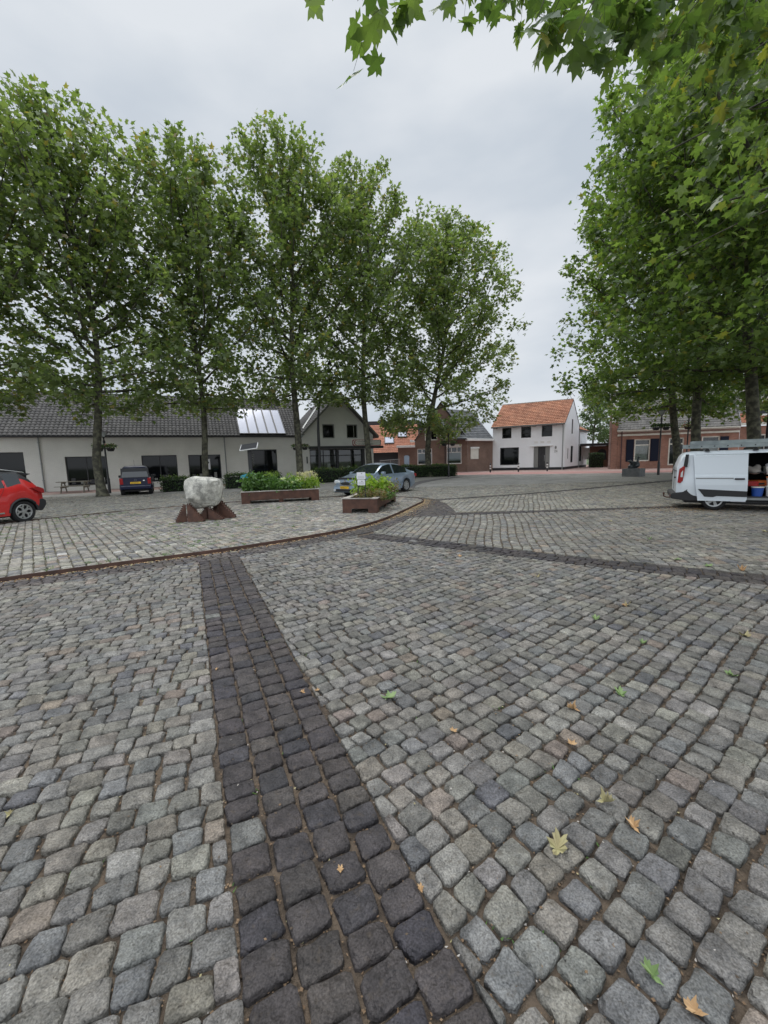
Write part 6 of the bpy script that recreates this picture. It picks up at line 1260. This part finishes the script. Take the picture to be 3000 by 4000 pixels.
# load in the van
def bucket(p, r, h, m, label, lid=None, grp='buckets in the open van'):
    e = in_van('bucket', p, label, 'bucket', grp); mb = MB(); mb.lathe([(0, 0), (r * .82, 0), (r, h), (r * 1.05, h), (r * 1.05, h - .02), (r * 1.0, h - .02)], 20); mb.build('body', MT[m], e, smooth=True); mb = MB(); mb.lathe([(r * 1.06, h - .015), (r * 1.06, h + .012), (0, h + .014)], 20); mb.build('lid', MT[lid or m], e, smooth=True); return e
bucket((2.02, -.70, .45), .13, .24, 'bluep', 'blue bucket with pale lid next to the edge of the open van door', 'whitep'); bucket((2.36, -.70, .45), .14, .26, 'whitep', 'white bucket, lower one of the stack in the van'); bucket((2.36, -.70, .73), .14, .26, 'whitep', 'white bucket with orange lid, upper one of the stack in the van', 'orange'); bucket((2.68, -.68, .45), .12, .24, 'bluep', 'second blue bucket, right of the white stack in the van', 'plastic')
e = in_van('toolbox', (2.1, -.2, .72), 'orange plastic tool case on the shelf in the open van', 'tool case'); mb = MB(); mb.box(-.35, .35, -.2, .2, 0, .16); mb.build('case', MT['orange'], e, bevel=.03); mb = MB(); mb.box(-.1, .1, -.23, -.2, .06, .10); mb.build('handle', MT['plastic'], e)
e = in_van('shelf', (2.1, -.15, .45), 'dark shelf unit inside the open van carrying tools', 'shelf'); mb = MB(); mb.box(-.5, .75, -.25, .3, .22, .25); mb.box(-.5, .75, -.2, .3, .60, .63); mb.box(-.5, -.47, -.25, .3, 0, .63); mb.box(.72, .75, -.25, .3, 0, .63); mb.build('boards', MT['anthr'], e)
e = in_van('storage_box', (2.5, -.2, 1.085), 'pale grey plastic box filled with cloths on the top shelf in the open van', 'box'); mb = MB(); mb.prism([(-.2, 0), (.2, 0), (.24, .22), (-.24, .22)], -.17, .17); mb.build('box', MT['whitep'], e, bevel=.015); blob('cloth', [((-.08, 0, .25), (.15, .14, .07), 0), ((.1, .02, .26), (.12, .12, .08), .3), ((0, -.05, .30), (.1, .08, .05), -.3)], 'paper', e)
e = in_van('plastic_bag', (1.98, -.25, 1.09), 'crumpled pale bag on the top shelf by the open van door edge', 'bag'); blob('bag', [((0, 0, .1), (.16, .14, .1), .2), ((.08, .03, .2), (.08, .08, .07), .6), ((-.1, 0, .15), (.07, .1, .09), -.4)], 'rimwood', e)
e = in_van('storage_box', (1.88, -.55, .75), 'small red and dark box half hidden behind the edge of the van door', 'box'); mb = MB(); mb.box(-.12, .14, -.12, .12, 0, .13); mb.build('box', MT['lampred'], e, bevel=.01)

# fallen plane leaves, each one a thing
def fallen(k, x, y, m, size, label, z=.004, group=None):
    rs_ = random.Random(k * 7 + 1); t = LEAF1.copy(); cu = rs_.uniform(.8, 2.6); t = t - np.array([0, .5, 0]); zz = cu * (t[:, 0] ** 2) * .9 + rs_.uniform(.1, .9) * t[:, 1] ** 2 + np.array([rs_.uniform(-.03, .06) for _ in range(len(t))]); t[:, 2] = zz - zz.min() + .01; c = np.array([[0, 0, .01]])
    t[:, 0] *= 1 - .16 * cu; V = np.vstack([t, c]) * size * .55; n = len(t); F_ = []; 
    for j in range(n): F_ += [j, (j + 1) % n, n]
    o = raw_mesh('fallen_leaf', V, F_, [3] * n, MT[m]); o.location = (x, y, z); o.rotation_euler = (rs_.uniform(-.12, .12), rs_.uniform(-.12, .12), rs_.uniform(0, 6.28)); return tag(o, label, 'leaf', group or 'leaves fallen on the cobbles')
FALLEN = [
    (-0.01, 2.54, 'leafgreen', 0.17, 'large curled green leaf in the middle of the square, right of the dark band'),
    (1.55, 2.5, 'leafgreen', 0.14, 'flat pale green leaf to the right of the centre, beside a brown one'),
    (1.17, 2.36, 'leafbrown', 0.12, 'curled brown leaf left of a flat pale green leaf'),
    (0.98, 1.67, 'leafyel', 0.13, 'narrow yellow green leaf lying on edge in the lower right quarter'),
    (1.04, 1.54, 'leafbrown', 0.11, 'dark curled brown leaf just below a narrow yellow green one'),
    (0.67, 1.45, 'leafyel', 0.16, 'ragged pale yellow leaf standing up in the lower middle right'),
    (0.38, 2.19, 'leafbrown', 0.08, 'small pale brown scrap of leaf below the large curled green leaf'),
    (0.86, 0.96, 'leafbrown', 0.09, 'orange brown leaf scrap at the very bottom right'),
    (-0.21, 1.39, 'leafbrown', 0.05, 'tiny orange leaf scrap on the dark band near the bottom'),
    (0.1, 1.31, 'leafbrown', 0.05, 'tiny brown scrap beside the dark band near the bottom edge'),
    (2.46, 2.69, 'leafgreen', 0.14, 'darker green leaf near the right edge beside two pale scraps'),
    (2.56, 4.1, 'leafyel', 0.14, 'small yellowish leaf far right of centre below the nearer dark band'),
    (2.04, 3.76, 'leafgreen', 0.15, 'bright green leaf beyond the centre right of the square'),
    (2.16, 3.23, 'leafgreen', 0.12, 'small green leaf alone on the grey setts right of centre'),
    (3.1, 3.32, 'leafyel', 0.16, 'pale leaf near the right edge level with the lone green one'),
    (4.78, 5.23, 'leafbrown', 0.22, 'broad tan leaf lying on the dark band at the right edge'),
    (4.51, 5.48, 'leafgreen', 0.18, 'green leaf lying on the dark band towards the right edge'),
    (4.95, 7.38, 'leafgreen', 0.2, 'green leaf on the paving halfway between the two dark bands'),
    (4.36, 5.86, 'leafgreen', 0.16, 'small light green leaf just beyond the nearer dark band'),
    (-0.6, 2.63, 'leafbrown', 0.07, 'small brown scrap against the right edge of the broad dark band'),
    (-1.79, 1.69, 'leafyel', 0.07, 'pale tan scrap at the left edge of the photo'),
    (-1.35, 2.98, 'leafbrown', 0.05, 'small brown seed ball on the left edge of the dark band'),
    (0.79, 1.04, 'leafgreen', 0.1, 'shredded green leaf in a joint near the bottom right'),
    (1.22, 6.42, 'leafbrown', 0.14, 'dark crumpled leaf lying alone beyond the centre of the square'),
    (-0.51, 2.65, 'leafbrown', 0.06, 'tan leaf bit just right of the dark band'),
    (1.01, 2.06, 'leafbrown', 0.09, 'brown lobed scrap below the curled brown leaf'),
    (7.47, 7.73, 'leafyel', 0.2, 'yellow leaf by the right edge in front of the van'),
    (5.41, 9.47, 'leafyel', 0.18, 'pale leaf in front of the rear wheel of the van'),
    (2.02, 5.21, 'leafyel', 0.14, 'small yellow leaf on the far grey setts'),
    (2.52, 4.08, 'leafbrown', 0.1, 'brown leaf touching a small yellowish one'),
]
for k, (px_, py_, m, s_, lb) in enumerate(FALLEN): fallen(k, px_, py_, m, s_, lb)
